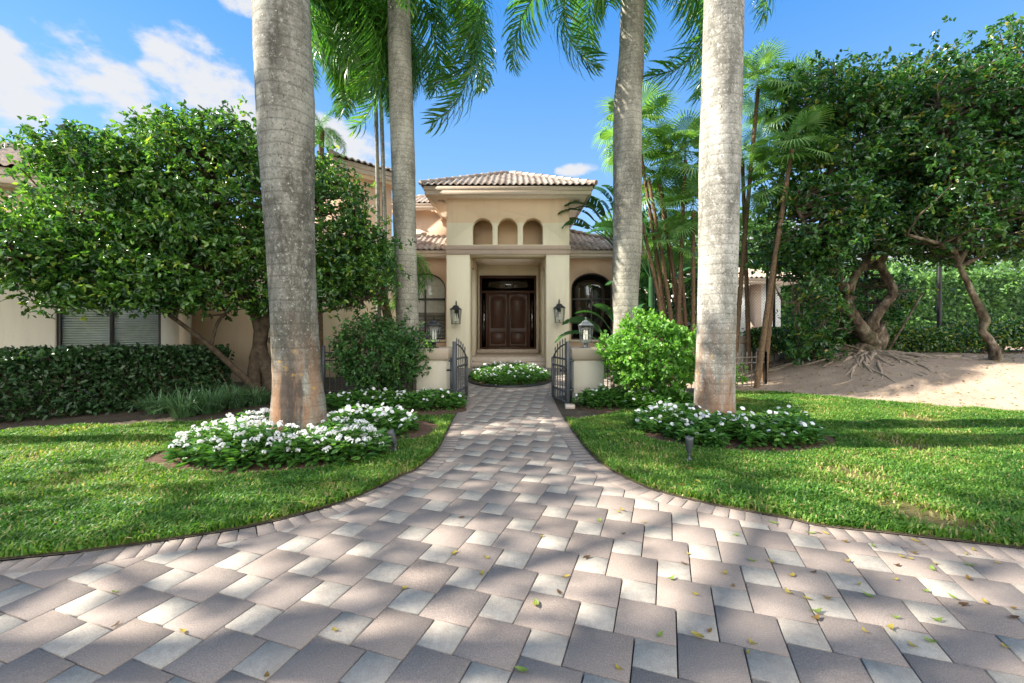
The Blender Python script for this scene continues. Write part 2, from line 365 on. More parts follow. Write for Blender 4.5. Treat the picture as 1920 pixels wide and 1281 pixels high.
def paver():
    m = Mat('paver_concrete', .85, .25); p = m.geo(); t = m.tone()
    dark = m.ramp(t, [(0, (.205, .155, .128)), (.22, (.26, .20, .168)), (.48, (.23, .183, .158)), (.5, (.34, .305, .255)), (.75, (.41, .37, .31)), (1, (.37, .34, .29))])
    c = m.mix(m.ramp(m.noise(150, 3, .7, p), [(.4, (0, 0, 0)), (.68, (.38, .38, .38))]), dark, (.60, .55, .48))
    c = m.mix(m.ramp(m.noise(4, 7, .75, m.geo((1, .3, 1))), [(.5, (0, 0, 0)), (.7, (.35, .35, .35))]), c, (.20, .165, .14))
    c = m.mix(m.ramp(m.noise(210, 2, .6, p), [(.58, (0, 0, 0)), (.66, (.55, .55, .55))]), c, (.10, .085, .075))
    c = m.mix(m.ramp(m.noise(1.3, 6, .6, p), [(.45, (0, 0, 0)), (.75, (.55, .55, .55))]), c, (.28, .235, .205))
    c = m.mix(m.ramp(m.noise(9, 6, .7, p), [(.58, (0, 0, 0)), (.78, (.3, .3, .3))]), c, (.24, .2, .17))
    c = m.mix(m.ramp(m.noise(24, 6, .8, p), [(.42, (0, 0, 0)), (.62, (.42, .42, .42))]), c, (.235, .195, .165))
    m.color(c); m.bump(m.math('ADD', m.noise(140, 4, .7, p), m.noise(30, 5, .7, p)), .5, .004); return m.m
M_paver = paver()
M_joint = plain('joint_sand', (.045, .036, .028), .95, .1, var=.4, sc=20).m
def soil(name, a, b, c3, sc=3.0, fine=60):
    m = Mat(name, .95, .1); p = m.geo()
    c = m.ramp(m.noise(sc, 7, .7, p), [(.3, a), (.6, b), (.8, c3)])
    c = m.mix(m.ramp(m.noise(fine, 4, .7, p), [(.45, (0, 0, 0)), (.7, (.5, .5, .5))]), c, tuple(x * .45 for x in a))
    m.color(c); m.bump(m.noise(fine * .5, 6, .75, p), .8, .03); return m.m
M_ground = soil('bare_soil', (.15, .12, .09), (.23, .19, .145), (.10, .12, .05))
M_edge = soil('dark_edge_soil', (.07, .055, .04), (.13, .105, .08), (.10, .08, .06))
M_mulch = soil('mulch', (.10, .06, .042), (.17, .105, .075), (.22, .15, .11), 9, 45)
M_mound = soil('sandy_soil', (.32, .24, .18), (.44, .335, .255), (.54, .43, .34), 1.6, 28)
M_turf = soil('turf_soil', (.09, .10, .03), (.17, .145, .06), (.30, .22, .14), 1.7, 80)
M_court = plain('court_surface', (.35, .40, .36), .9).m
def grassmat():
    m = leafmat('lawn_grass', [(.045, .13, .02), (.075, .19, .03), (.125, .26, .035), (.20, .32, .05), (.42, .34, .16)], .5, .38, .3, (1.5, 1.6, .6)); return m
M_grass = grassmat()

# ------------------------------------------------------------------ leaf clouds
def unit(v): return v / (np.linalg.norm(v, axis=-1, keepdims=True) + 1e-9)
def leaves(P, D, N, L, Wd, fold=.25, droop=.15):
    n = len(P); D = unit(D); B = unit(np.cross(D, N)); N = unit(np.cross(B, D)); L = np.broadcast_to(L, n)[:, None]; Wd = np.broadcast_to(Wd, n)[:, None]
    base = P; tip = P + D * L - N * L * droop; m1 = P + D * L * .33; m2 = P + D * L * .74 - N * L * droop * .5
    V = np.stack([base, m1 + B * Wd * .47 + N * Wd * fold, m2 + B * Wd * .38 + N * Wd * fold * .8, tip, m2 - B * Wd * .38 + N * Wd * fold * .8, m1 - B * Wd * .47 + N * Wd * fold], 1).reshape(-1, 3); i = np.arange(n)[:, None] * 6
    return V, np.concatenate([i + [0, 3, 2, 1], i + [0, 5, 4, 3]])
def leaf_obj(name, P, D, N, L, Wd, mat, parent=None, fold=.25, droop=.15, tone=None):
    V, Fc = leaves(P, D, N, L, Wd, fold, droop); n = len(P)
    t = rng.random(n) if tone is None else tone
    return mesh_np(name, V, [Fc], mat, parent, False, np.concatenate([t, t]))
def rand_dir(n): return unit(rng.normal(size=(n, 3)))
def clusters(ells, n, shell=.55, jitter=.1):
    w = np.array([e[3] * e[4] * e[5] for e in ells]) ** .75; w /= w.sum(); C = []
    for e, k in zip(ells, rng.multinomial(n, w)):
        d = rand_dir(k); r = (shell ** 3 + (1 - shell ** 3) * rng.random(k)) ** (1 / 3)
        r *= 1 + .16 * np.sin(d[:, 0] * 5 + e[0]) * np.cos(d[:, 2] * 6 + e[1]) + jitter * rng.normal(size=k)
        C.append(np.array(e[:3]) + d * r[:, None] * np.array(e[3:6]))
    return np.concatenate(C)
def canopy(name, parent, C, per, L, Wd, mat, spread=(.17, .17, .09), up=.8, ytone=None, centre=None, tdark=0, ros=6):
    """each cluster carries a few twig ends, each twig end a rosette of leaves"""
    k = max(1, per // ros); ax = rand_dir(len(C)); ax[:, 2] = ax[:, 2] * .5 + .15; ax = unit(ax)
    if centre is not None: ax = unit(ax + 1.2 * unit(C - centre))
    ri = np.repeat(np.arange(len(C)), k); m = len(ri); Rp = C[ri] + rng.normal(size=(m, 3)) * np.array(spread)
    ra = unit(ax[ri] + rng.normal(size=(m, 3)) * .55); rt = np.clip(.40 + .13 * rng.normal(size=len(C))[ri] + .13 * rng.normal(size=m), 0, .9)
    idx = np.repeat(np.arange(m), ros); n = len(idx); s = rng.random(n)
    D = unit(rng.normal(size=(n, 3)) * .75 + ra[idx] * (.35 + .9 * s)[:, None]); P = Rp[idx] + ra[idx] * ((s - .6) * L * 1.5)[:, None]
    N = unit(rng.normal(size=(n, 3)) * .5 + ra[idx] * .4 + np.array((0, 0, up)))
    t = np.clip(rt[idx] + rng.normal(0, .09, n) + .12 * (s > .85), 0, 1); t[rng.random(n) < .012] = 1.0
    return leaf_obj(name, P, D, N, L * (.65 + .6 * rng.random(n)), Wd * (.7 + .55 * rng.random(n)), mat, parent, tone=t)
def twigs(mb, limbs, C, frac=.5, r0=.02):
    """limbs: (k,3) points on the wood; join some clusters to the nearest wood"""
    L = np.asarray(limbs)
    for c in C[rng.random(len(C)) < frac]:
        d = np.linalg.norm(L - c, axis=1) + .6 * np.maximum(0, L[:, 2] - c[2]); a = L[d.argmin()]
        m = (a + c) / 2 + rng.normal(size=3) * .08 + np.array((0, 0, .05)) * np.linalg.norm(a - c)
        m1 = (a + m) / 2 + rng.normal(size=3) * .04; ln = np.linalg.norm(a - c)
        r = min(.03, r0 * (.5 + ln)); mb.tube([a, m1, m, c], [r, r * .75, r * .5, r * .25], 4, False)
def curve(pts, n=8):
    """Catmull-Rom through (x,y,z,r) points"""
    P = np.array(pts, float); P = np.vstack([2 * P[0] - P[1], P, 2 * P[-1] - P[-2]]); o = []
    for i in range(1, len(P) - 2):
        for t in np.linspace(0, 1, n, endpoint=False):
            a, b, c, d = P[i - 1:i + 3]
            o.append(.5 * ((2 * b) + (-a + c) * t + (2 * a - 5 * b + 4 * c - d) * t * t + (-a + 3 * b - 3 * c + d) * t ** 3))
    o.append(P[-2]); return np.array(o)
def limb(mb, pts, n=9, k=8, bump=.06):
    c = curve(pts, k); r = c[:, 3] * (1 + bump * rng.normal(size=len(c))); mb.tube(c[:, :3], np.maximum(r, .006), n); return c[:, :3]

# ------------------------------------------------------------------ ground, driveway
def sheet(name, poly, z, mat, kind='structure'):
    tri = tessellate_polygon([[Vector((x, y, 0)) for x, y in poly]])
    o = mesh_np(name, [(x, y, z) for x, y in poly], [np.array(tri)], mat)
    bm = bmesh.new(); bm.from_mesh(o.data)
    for f in bm.faces:
        if f.normal.z < 0: f.normal_flip()
    bm.to_mesh(o.data); bm.free(); tag(o, kind=kind); return o
sheet('ground', [(-400, -200), (400, -200), (400, 900), (-400, 900)], -.035, M_ground)
LC = [(876, 745), (873, 756), (859, 771.5), (845, 799), (829.5, 831), (817.6, 850.6), (800, 866.5), (782, 882), (755, 893), (715, 913), (673, 932), (591.5, 959), (477, 988), (378, 1005), (280, 1020), (150, 1038), (0, 1053)]
RC = [(1037, 745), (1041, 756), (1057, 785), (1077, 815), (1104.6, 850.6), (1128, 872), (1156, 890), (1200, 911), (1247, 927), (1350, 951), (1490, 976.6), (1526.7, 986.7), (1647, 1000), (1780, 1015), (1920, 1031.6)]
LW = [g(*p) for p in LC] + [(-4.2, 2.5), (-6, 2.05), (-9, 1.5), (-15, .9)]
RW = [g(*p) for p in RC] + [(4.3, 2.65), (6, 2.25), (9, 1.7), (15, 1.0)]
def resample(P, step):
    c = curve([(x, y, 0, 0) for x, y in P], 10)[:, :2]; s = np.r_[0, np.cumsum(np.linalg.norm(np.diff(c, axis=0), axis=1))]
    t = np.arange(0, s[-1], step); return np.stack([np.interp(t, s, c[:, 0]), np.interp(t, s, c[:, 1])], 1)
LS = resample(LW, .06); RS = resample(RW, .06)
LS = np.vstack([[-1.3, 9.6], LS]); RS = np.vstack([[1.15, 9.6], RS])
# pavers: pinwheel (hopscotch) pattern of large and small squares
b_ = .1906; a_ = b_ * 1.528; phi = .3371
sv = np.array((math.cos(phi), -math.sin(phi))); tv = np.array((-math.sin(phi), -math.cos(phi)))
O = np.array((-.595, 12.919)) * b_
mb = MB(); JT = .0045
def inside_drive(x, y):
    if y < 1.0: return True
    if y > 8.9: return abs(x) < 3.6 and y < 15.2
    xl = np.interp(y, LS[::-1, 1], LS[::-1, 0]) if y < LS[0, 1] else -1.2
    xr = np.interp(y, RS[::-1, 1], RS[::-1, 0]) if y < RS[0, 1] else 1.1
    return xl - .45 < x < xr + .25
def paver_block(mb, Q, z, ch, tone, jt=JT):
    Q = np.array(Q); c = Q.mean(0); u = (Q - c); n = np.linalg.norm(u, axis=1, keepdims=True)
    q0 = c + u * (1 - jt / n); q1 = c + u * (1 - (jt + ch) / n)
    V = np.concatenate([np.c_[q0, np.full(4, z - .03)], np.c_[q0, np.full(4, z - ch * .8)], np.c_[q1, np.full(4, z)]])
    f = [(8, 9, 10, 11)] + [(4 + i, 4 + (i + 1) % 4, 8 + (i + 1) % 4, 8 + i) for i in range(4)] + [(i, (i + 1) % 4, 4 + (i + 1) % 4, 4 + i) for i in range(4)]
    mb.add(V, [f], tone)
for i in range(-60, 75):
    for j in range(-60, 80):
        p = O + sv * (i * a_ + j * b_) + tv * (i * b_ - j * a_)
        if not (-9.5 < p[0] < 9.5 and .6 < p[1] < 15.3): continue
        if not inside_drive(p[0], p[1]): continue
        dz = rng.normal() * .0008
        paver_block(mb, [p, p + sv * b_, p + (sv + tv) * b_, p + tv * b_], dz, .004, .5 + .5 * rng.random())
        q = p + sv * b_; dz = rng.normal() * .0008     # large square sits to the right of the small one
        Q = [q + tv * (b_ - a_), q + tv * (b_ - a_) + sv * a_, q + tv * b_ + sv * a_, q + tv * b_]
        paver_block(mb, Q, dz, .004, .48 * rng.random())
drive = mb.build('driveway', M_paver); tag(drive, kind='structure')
# soldier-course border
mb = MB()
for S0, sg in ((resample(LW, .108), 1), (resample(RW, .108), -1)):
    T = np.gradient(S0, axis=0); T /= np.linalg.norm(T, axis=1)[:, None]; Nn = np.c_[-T[:, 1], T[:, 0]] * sg
    wd = .19
    for i in range(len(S0) - 1):
        if S0[i, 1] < .9: continue
        q = [S0[i], S0[i + 1], S0[i + 1] + Nn[i + 1] * wd, S0[i] + Nn[i] * wd]
        paver_block(mb, q, .005 + rng.normal() * .0008, .003, .30 * rng.random() + .06, .0075)
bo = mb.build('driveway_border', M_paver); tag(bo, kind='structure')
sheet('driveway_base', [(-9.6, .6), (9.6, .6), (9.6, 15.3), (-9.6, 15.3)], -.024, M_joint)
# ------------------------------------------------------------------ lawns, soil edge, mulch, mound
def offset(P, d):
    T = np.gradient(P, axis=0); T /= np.linalg.norm(T, axis=1)[:, None]; return P + np.c_[-T[:, 1], T[:, 0]] * d
LSb = LS[1:]; RSb = RS[1:]
lb = [g(*p) for p in [(0, 812), (100, 803), (180, 800), (300, 797), (400, 792), (490, 786), (640, 792), (760, 783), (835, 783)]]
rb = [g(*p) for p in [(1085, 790), (1130, 782), (1200, 762), (1300, 746), (1385, 735), (1450, 737), (1500, 741), (1600, 750), (1700, 759), (1800, 766), (1920, 775)]]
li = offset(LSb[(LSb[:, 1] < 7.3)], -.0)
left_poly = [tuple(p) for p in LSb[LSb[:, 1] < 7.2][::3]] + [(-16, 1.2), (-16, 4.5)] + lb
right_poly = [tuple(p) for p in RSb[RSb[:, 1] < 7.0][::3]] + [(16, 1.2), (16, 4.8)] + rb[::-1]
# soil under and beside the lawns fills everything outside the drive
sheet('soil_edge', [tuple(p) for p in LSb[::3]] + [(-16, .8), (-30, 5), (-30, 18), (-2.6, 18), (-2.6, 9.4), (-1.3, 9.2)], .008, M_edge)
sheet('soil_edge', [tuple(p) for p in RSb[::3]] + [(16, .8), (30, 5), (30, 18), (2.6, 18), (2.6, 9.4), (1.15, 9.2)], .008, M_edge)
def shrink(poly, pts, dist):
    """keep pts inside poly and farther than dist(pt) from its edge"""
    P = np.array(poly); ins = np.zeros(len(pts), bool); dm = np.full(len(pts), 1e9)
    for i in range(len(P)):
        a, b = P[i], P[(i + 1) % len(P)]
        c = ((a[1] > pts[:, 1]) != (b[1] > pts[:, 1])) & (pts[:, 0] < (b[0] - a[0]) * (pts[:, 1] - a[1]) / (b[1] - a[1] + 1e-12) + a[0]); ins ^= c
        ab = b - a; t = np.clip(((pts - a) @ ab) / (ab @ ab + 1e-12), 0, 1); dm = np.minimum(dm, np.linalg.norm(pts - a - t[:, None] * ab, axis=1))
    return ins & (dm > dist)
def inset(P, d): return [tuple(p) for p in P[:0]]
def turf(poly): sheet('lawn', poly, .012, M_turf)
def vnoise(x, y, sc, seed=0):
    r = np.random.default_rng(seed); o = 0
    for k in range(7):
        a = r.random() * 6.28; f = sc * (.6 + 1.2 * r.random()); o = o + np.sin((x * math.cos(a) + y * math.sin(a)) * f + r.random() * 6.28 + 1.5 * np.sin((x * math.sin(a) - y * math.cos(a)) * f * .7))
    return o / 7
BEDS = []   # (cx, cy, rx, ry): no grass here
def bedc(px, py, rx, ry): x, y = g(px, py); BEDS.append((x, y, rx, ry)); return x, y
bedA = (-2.75, 5.15, 1.32, .80); bedA2 = (-2.0, 6.15, .95, .75); bedC = (2.95, 5.85, 1.2, .80)
BEDS += [bedA, bedA2, bedC]
def pinset(poly, d):
    c = []
    P = np.array(poly); n = len(P)
    for i in range(n):
        a, b, e = P[i - 1], P[i], P[(i + 1) % n]; t = (e - a) / (np.linalg.norm(e - a) + 1e-9); nrm = np.array((-t[1], t[0])); c.append(b + nrm * d)
    return [tuple(p) for p in c]
area = lambda P: sum(P[i - 1][0] * P[i][1] - P[i][0] * P[i - 1][1] for i in range(len(P)))
left_in = pinset(left_poly, .02 if area(left_poly) > 0 else -.02); right_in = pinset(right_poly, .02 if area(right_poly) > 0 else -.02)
turf(left_in); turf(right_in)
def grass(poly, n, x0, x1, y0, y1, name, label):
    pts = np.c_[x0 + (x1 - x0) * rng.random(n * 4), y0 + (y1 - y0) * rng.random(n * 4)]
    pts = pts[(np.abs(pts[:, 0]) < 1.24 * pts[:, 1] + .3) | (rng.random(len(pts)) < .45)]
    pts = pts[rng.random(len(pts)) < np.clip(5.2 / np.maximum(pts[:, 1], 1), .42, 1)]
    edge = .0 + .05 * rng.random(len(pts)) ** 2 + .03 * vnoise(pts[:, 0], pts[:, 1], 9, 3) * (rng.random(len(pts)) < .8)
    k = shrink(poly, pts, edge)
    for (cx, cy, rx, ry) in BEDS: k &= ((pts[:, 0] - cx) / (rx + .02)) ** 2 + ((pts[:, 1] - cy) / (ry + .02)) ** 2 > 1 + .15 * vnoise(pts[:, 0], pts[:, 1], 7, 5)
    pts = pts[k]
    thin = vnoise(pts[:, 0], pts[:, 1], 2.6, 9) + .5 * vnoise(pts[:, 0], pts[:, 1], 9, 12)
    pts = pts[rng.random(len(pts)) < np.clip(1.15 - 1.9 * np.maximum(0, thin - .05), .05, 1)][:n]
    m = len(pts); thin = vnoise(pts[:, 0], pts[:, 1], 2.6, 9) + .5 * vnoise(pts[:, 0], pts[:, 1], 9, 12)
    a = rng.random(m) * 6.283; lean = .25 + .85 * rng.random(m) ** 1.3; h = (.028 + .045 * rng.random(m)) * (1 + .45 * vnoise(pts[:, 0], pts[:, 1], 7, 4)); w = .0036 + .0046 * rng.random(m)
    d = np.c_[np.cos(a), np.sin(a)]; s = np.c_[-d[:, 1], d[:, 0]]
    z0 = np.full(m, .012)
    B1 = np.c_[pts + s * w[:, None], z0]; B2 = np.c_[pts - s * w[:, None], z0]
    mp_ = pts + d * (h * lean * .45)[:, None]; M1 = np.c_[mp_ + s * w[:, None] * .9, z0 + h * .62]; M2 = np.c_[mp_ - s * w[:, None] * .9, z0 + h * .62]
    T = np.c_[pts + d * (h * lean * 1.25)[:, None], z0 + h * (1.02 - .45 * lean)]
    V = np.stack([B1, B2, M2, M1, T], 1).reshape(-1, 3); i = np.arange(m)[:, None] * 5
    t = np.clip(.42 + .22 * rng.normal(size=m) + .42 * thin, 0, 1); t[rng.random(m) < .035 + .2 * np.maximum(0, thin)] = 1
    o = mesh_np(name, V, [i + [0, 1, 2, 3], i + [3, 2, 4]], M_grass, None, False, np.r_[t, t])
    return tag(o, label, 'grass', kind='stuff')
grass(left_in, 270000, -14, -.5, 1.3, 7.4, 'lawn_grass', 'short green grass on the lawn left of the paved path')
grass(right_in, 360000, .8, 14, 1.3, 9.7, 'lawn_grass', 'short green grass on the lawn right of the paved path')
def disk(name, cx, cy, rx, ry, z, mat, seed=0, h=.03):
    a = np.linspace(0, 2 * np.pi, 60, endpoint=False); r = 1 + .05 * np.sin(3 * a + seed) + .03 * np.sin(7 * a + seed * 2); V = [(cx, cy, z + h)]
    for k in (.5, .85, 1.0): V += [(cx + rx * k * rr * math.cos(t), cy + ry * k * rr * math.sin(t), z + h * (1 - k ** 2)) for t, rr in zip(a, r)]
    f3 = [(0, 1 + i, 1 + (i + 1) % 60) for i in range(60)]; f4 = [(1 + k * 60 + i, 1 + (k + 1) * 60 + i, 1 + (k + 1) * 60 + (i + 1) % 60, 1 + k * 60 + (i + 1) % 60) for k in (0, 1) for i in range(60)]
    o = mesh_np(name, V, [f3, f4], mat, None, True); return tag(o, kind='structure')
disk('mulch', bedA[0], bedA[1], bedA[2] + .16, bedA[3] + .12, .019, M_mulch, 1)
disk('mulch', bedA2[0], bedA2[1], bedA2[2] + .1, bedA2[3] + .1, .0215, M_mulch, 2)
disk('mulch', bedC[0], bedC[1], bedC[2] + .15, bedC[3] + .12, .019, M_mulch, 4)
disk('mulch', -2.3, 7.75, 1.6, .75, .012, M_mulch, 5); disk('mulch', 2.4, 7.9, 1.35, .8, .012, M_mulch, 6)
def mound_h(X, Y):
    d = (X - 5.12) * .558 + (Y - 9.67) * .83
    s = lambda t: (lambda q: q * q * (3 - 2 * q))(np.clip(t, 0, 1))
    h = .68 * s(d / 2.7) * s((X - 5.3) / 3.4)
    rise = np.clip(h / .3, 0, 1)
    return h + rise * (.03 * vnoise(X, Y, 2.2, 21) + .012 * vnoise(X, Y, 8, 22)) + .07 * np.exp(-((X - 8.95) ** 2 + (Y - 11.1) ** 2) / .9)
xs = np.linspace(3.6, 24, 260); ys = np.linspace(4.6, 17, 170); XX, YY = np.meshgrid(xs, ys)
dd = (XX - 5.12) * .558 + (YY - 9.67) * .83
ZZ = mound_h(XX, YY) + .024 - .06 * np.clip(-dd / .25 + .08 * vnoise(XX, YY, 5, 8), 0, 1)
nx, ny = len(xs), len(ys); idx = np.arange(nx * ny).reshape(ny, nx)
q = np.stack([idx[:-1, :-1], idx[:-1, 1:], idx[1:, 1:], idx[1:, :-1]], -1).reshape(-1, 4)
tag(mesh_np('dirt_mound', np.stack([XX, YY, ZZ], -1).reshape(-1, 3), [q], M_mound, None, True), kind='structure')
sheet('court_ground', [(6, 14.6), (60, 14.6), (60, 60), (6, 60)], .0, M_court)

# ------------------------------------------------------------------ royal palms
def trunk(mb, spec, Y, px_extra=None, n=40):
    """spec: (py, centre px, width px) measured along the trunk"""
    rows = [(at(c, py, Y), w * Y / F / 2 / math.sqrt(1 + ((c - 960) / F) ** 2)) for py, c, w in spec]
    P = np.array([[p.x, Y, p.z, r] for p, r in rows]); return curve(P, 6)
def fat_tube(c, name, mat, parent, n=36, amp=.012, seed=0):
    V = []; a = np.arange(n) / n * 2 * np.pi
    for x, y, z, r in c:
        rr = r * (1 + amp * np.sin(3 * a + z * 1.3 + seed) + amp * .7 * np.sin(5 * a - z * 2 + seed) ) + .002 * rng.normal(size=n)
        V.append(np.stack([x + rr * np.cos(a), y + rr * np.sin(a), np.full(n, z)], 1))
    m = len(c); V = np.concatenate(V); q = [(i * n + j, i * n + (j + 1) % n, (i + 1) * n + (j + 1) % n, (i + 1) * n + j) for i in range(m - 1) for j in range(n)]
    return mesh_np(name, V, [q], mat, parent, True)
def resamp(c, step=.12):
    s = np.r_[0, np.cumsum(np.linalg.norm(np.diff(c[:, :3], axis=0), axis=1))]; t = np.linspace(0, s[-1], max(4, int(s[-1] / step)))
    return np.stack([np.interp(t, s, c[:, k]) for k in range(4)], 1)
def frond_geo(L=3.4, leaf=.74, nl=125, droop=1.0, seed=0, start=.12, wid=.034, plumose=.6, hang=.30):
    """frond growing along +x from the origin, curving down; returns rachis pts and leaflets"""
    r = np.random.default_rng(seed); s = np.linspace(0, 1, 26)
    ang = .95 - droop * 2.35 * s ** 1.15      # slope angle along the rachis
    x = np.r_[0, np.cumsum(np.cos(ang[:-1]) * L / 25)]; z = np.r_[0, np.cumsum(np.sin(ang[:-1]) * L / 25)]; y = .12 * L * (r.random() - .5) * s ** 2
    Rc = np.c_[x, y, z]; V = []; Fc = []; T = []; n0 = 0
    for sd in (-1, 1):
        t = np.linspace(start, .99, nl) + r.normal(size=nl) * .004; t = np.clip(t, 0, 1)
        P = np.stack([np.interp(t, s, Rc[:, k]) for k in range(3)], 1); a = np.interp(t, s, ang)
        D = np.c_[np.cos(a), np.zeros(nl), np.sin(a)]; U = np.c_[-np.sin(a), np.zeros(nl), np.cos(a)]; Bn = np.c_[np.zeros(nl), np.full(nl, sd), np.zeros(nl)]
        el = r.normal(size=nl) * plumose + .1
        d = unit(Bn * np.cos(el)[:, None] + U * np.sin(el)[:, None] + D * .95)
        ln = leaf * np.sin(np.pi * (.12 + .84 * t)) ** .6 * (.85 + .3 * r.random(nl)); w = wid * (.7 + .4 * r.random(nl))
        g1 = P + d * (ln * .45)[:, None]; dn = np.array((0, 0, -1.)); d2 = unit(d * (1 - hang) + dn * hang * 1.2); g2 = g1 + d2 * (ln * .35)[:, None]; d3 = unit(d2 * .6 + dn * .8 * (hang + .2)); g3 = g2 + d3 * (ln * .3)[:, None]
        c = unit(np.cross(d, U + .3 * r.normal(size=(nl, 3))))
        w = w[:, None] / 2
        v = np.stack([P - c * w * .5, P + c * w * .5, g1 + c * w, g1 - c * w, g2 + c * w * .8, g2 - c * w * .8, g3], 1).reshape(-1, 3)
        i = np.arange(nl)[:, None] * 7 + n0; n0 += len(v)
        V.append(v); Fc.append((i + [0, 1, 2, 3], i + [3, 2, 4, 5], i + [5, 4, 6])); tt = np.clip(r.normal(.4, .2, nl), 0, .95); T.append(tt)
    return Rc, V, Fc, T
def frond_mesh(name, mat, seed, **k):
    Rc, V, Fc, T = frond_geo(seed=seed, **k); mb = MB(); Tt = np.concatenate(T)
    mb.add(np.concatenate(V), [np.concatenate([f[0] for f in Fc] + [f[1] for f in Fc]), np.concatenate([f[2] for f in Fc])], 0.5)
    mb.t[4][-1] = np.r_[Tt, Tt]; mb.t[3][-1] = Tt
    L = k.get('L', 3.4); mb.tube(Rc, np.linspace(.024, .005, len(Rc)) * L / 3.2, 5, True, .75)
    o = mb.build(name, mat); me = o.data; bpy.data.objects.remove(o); return me
ROYAL = [frond_mesh('frond', L_palm, 100 + i, L=L, droop=d) for i, (L, d) in enumerate([(3.5, 1.0), (3.7, .86), (3.3, 1.15), (3.6, 1.3)])]
def put(me, name, loc, rz, parent, ry=0, sc=1, rx=0):
    o = bpy.data.objects.new(name, me); COL.objects.link(o); o.parent = parent
    W_ = parent_world(parent).inverted(); o.location = W_ @ Vector(loc); o.rotation_mode = 'XYZ'; o.rotation_euler = (rx, ry, rz); o.scale = (sc,) * 3; return o
def royal(spec, Y, mat, label, ztop, fronds, seed, off=1.15):
    c = resamp(trunk(None, spec, Y)); c = c[np.argsort(c[:, 2])]
    # carry the trunk on above the frame
    d = (c[-1, :2] - c[-14, :2]) / (c[-1, 2] - c[-14, 2]); zz = np.arange(c[-1, 2] + .12, ztop, .12)
    r0 = c[-1, 3]; ext = np.c_[c[-1, 0] + d[0] * .6 * (zz - c[-1, 2]), c[-1, 1] + 0 * zz, zz, r0 * (1 - .30 * (zz - c[-1, 2]) / max(.1, ztop - c[-1, 2]))]
    c = np.vstack([c, ext]); base = empty('royal_palm', (c[0, 0], Y, 0), 0, label, 'palm tree', 'royal palms lining the path')
    fat_tube(c, 'trunk', mat, base, seed=seed)
    top = c[-1]; sh = MB(); sh.lathe((top[0], top[1], top[2] - .05), [(top[3], 0), (top[3] * 1.12, .25), (top[3] * .95, .8), (top[3] * .6, 1.35), (.03, 1.7)], 20, .5)
    sh.build('crownshaft', L_palm, base, True)
    for i, (az, tilt, k, sc) in enumerate(fronds): put(ROYAL[k], 'frond', (top[0], top[1], top[2] + off + .1 * (i % 4)), R(az), base, R(tilt), sc)
    return base, c
ring = lambda n, off, tilt, jit=6: [(off + i * 360 / n + rng.normal() * jit, tilt + rng.normal() * 5, int(rng.integers(0, 4)), .95 + .15 * rng.random()) for i in range(n)]
royal([(845, 559, 124), (815, 559, 116), (760, 560, 104), (700, 557.5, 94), (600, 552.5, 91), (500, 548, 92), (400, 543, 97), (300, 538, 106), (200, 535, 112), (100, 531, 112), (0, 528, 110), (-60, 526, 108)], 5.3, M_palm1,
      'thick grey royal palm trunk with rusty patches at the foot, nearest on the left', 11.0, ring(9, 10, 10) + ring(6, 40, -25), 1)
royal([(815, 1339, 92), (785, 1338, 83), (740, 1339.5, 78), (700, 1340.5, 76), (600, 1343, 74), (500, 1346, 76), (400, 1348, 78), (300, 1350, 80), (200, 1352, 79), (100, 1354, 78), (0, 1356.5, 77), (-60, 1358, 76)], 6.3, M_palm2,
      'pale royal palm trunk in the white flower bed, nearest on the right', 12.0, ring(9, 30, 10) + ring(6, 0, -25), 2)
royal([(745, 767, 50), (640, 765, 44), (600, 764, 43), (500, 761, 42), (400, 758, 43), (300, 756, 45), (200, 753, 45), (100, 749, 44), (0, 747.5, 42), (-30, 747, 41)], 9.6, M_palm3,
      'slender royal palm behind the dark shrub, left of the entrance', 8.6, [(4, 74, 0, 1.3), (-8, 47, 2, 1.12), (24, 50, 3, 1.2), (48, 40, 1, 1.1), (75, 40, 2, 1.1), (105, 36, 2, 1.1), (135, 42, 0, 1.15), (160, 52, 2, 1.15), (184, 60, 1, 1.1), (205, 36, 3, 1.1), (-90, -30, 1, 1.0), (240, -25, 2, 1.0), (0, -20, 1, 1), (120, -20, 2, 1), (240, -20, 0, 1)], 3, .55)
royal([(735, 1170, 54), (640, 1172, 47), (600, 1174, 46), (550, 1173, 49), (450, 1176, 55), (380, 1176, 54), (300, 1176.5, 54), (240, 1177, 54), (180, 1178, 52), (130, 1182, 50), (90, 1184, 47), (40, 1185, 45), (0, 1186, 45), (-30, 1187, 43)], 9.3, M_palm3,
      'slender royal palm with a kinked upper trunk, right of the entrance', 8.9, [(180, 60, 2, 1.1), (4, 62, 3, 1.25), (22, 60, 1, 1.15), (-14, 36, 0, 1.2), (30, 20, 1, .9), (70, 20, 0, 1), (110, 20, 2, 1), (150, 42, 1, 1.15), (240, 34, 3, 1.1), (275, 30, 0, 1.1), (310, 30, 1, 1.1), (335, 30, 2, 1.15), (0, -20, 1, 1), (120, -20, 2, 1), (240, -20, 0, 1)], 4, .6)
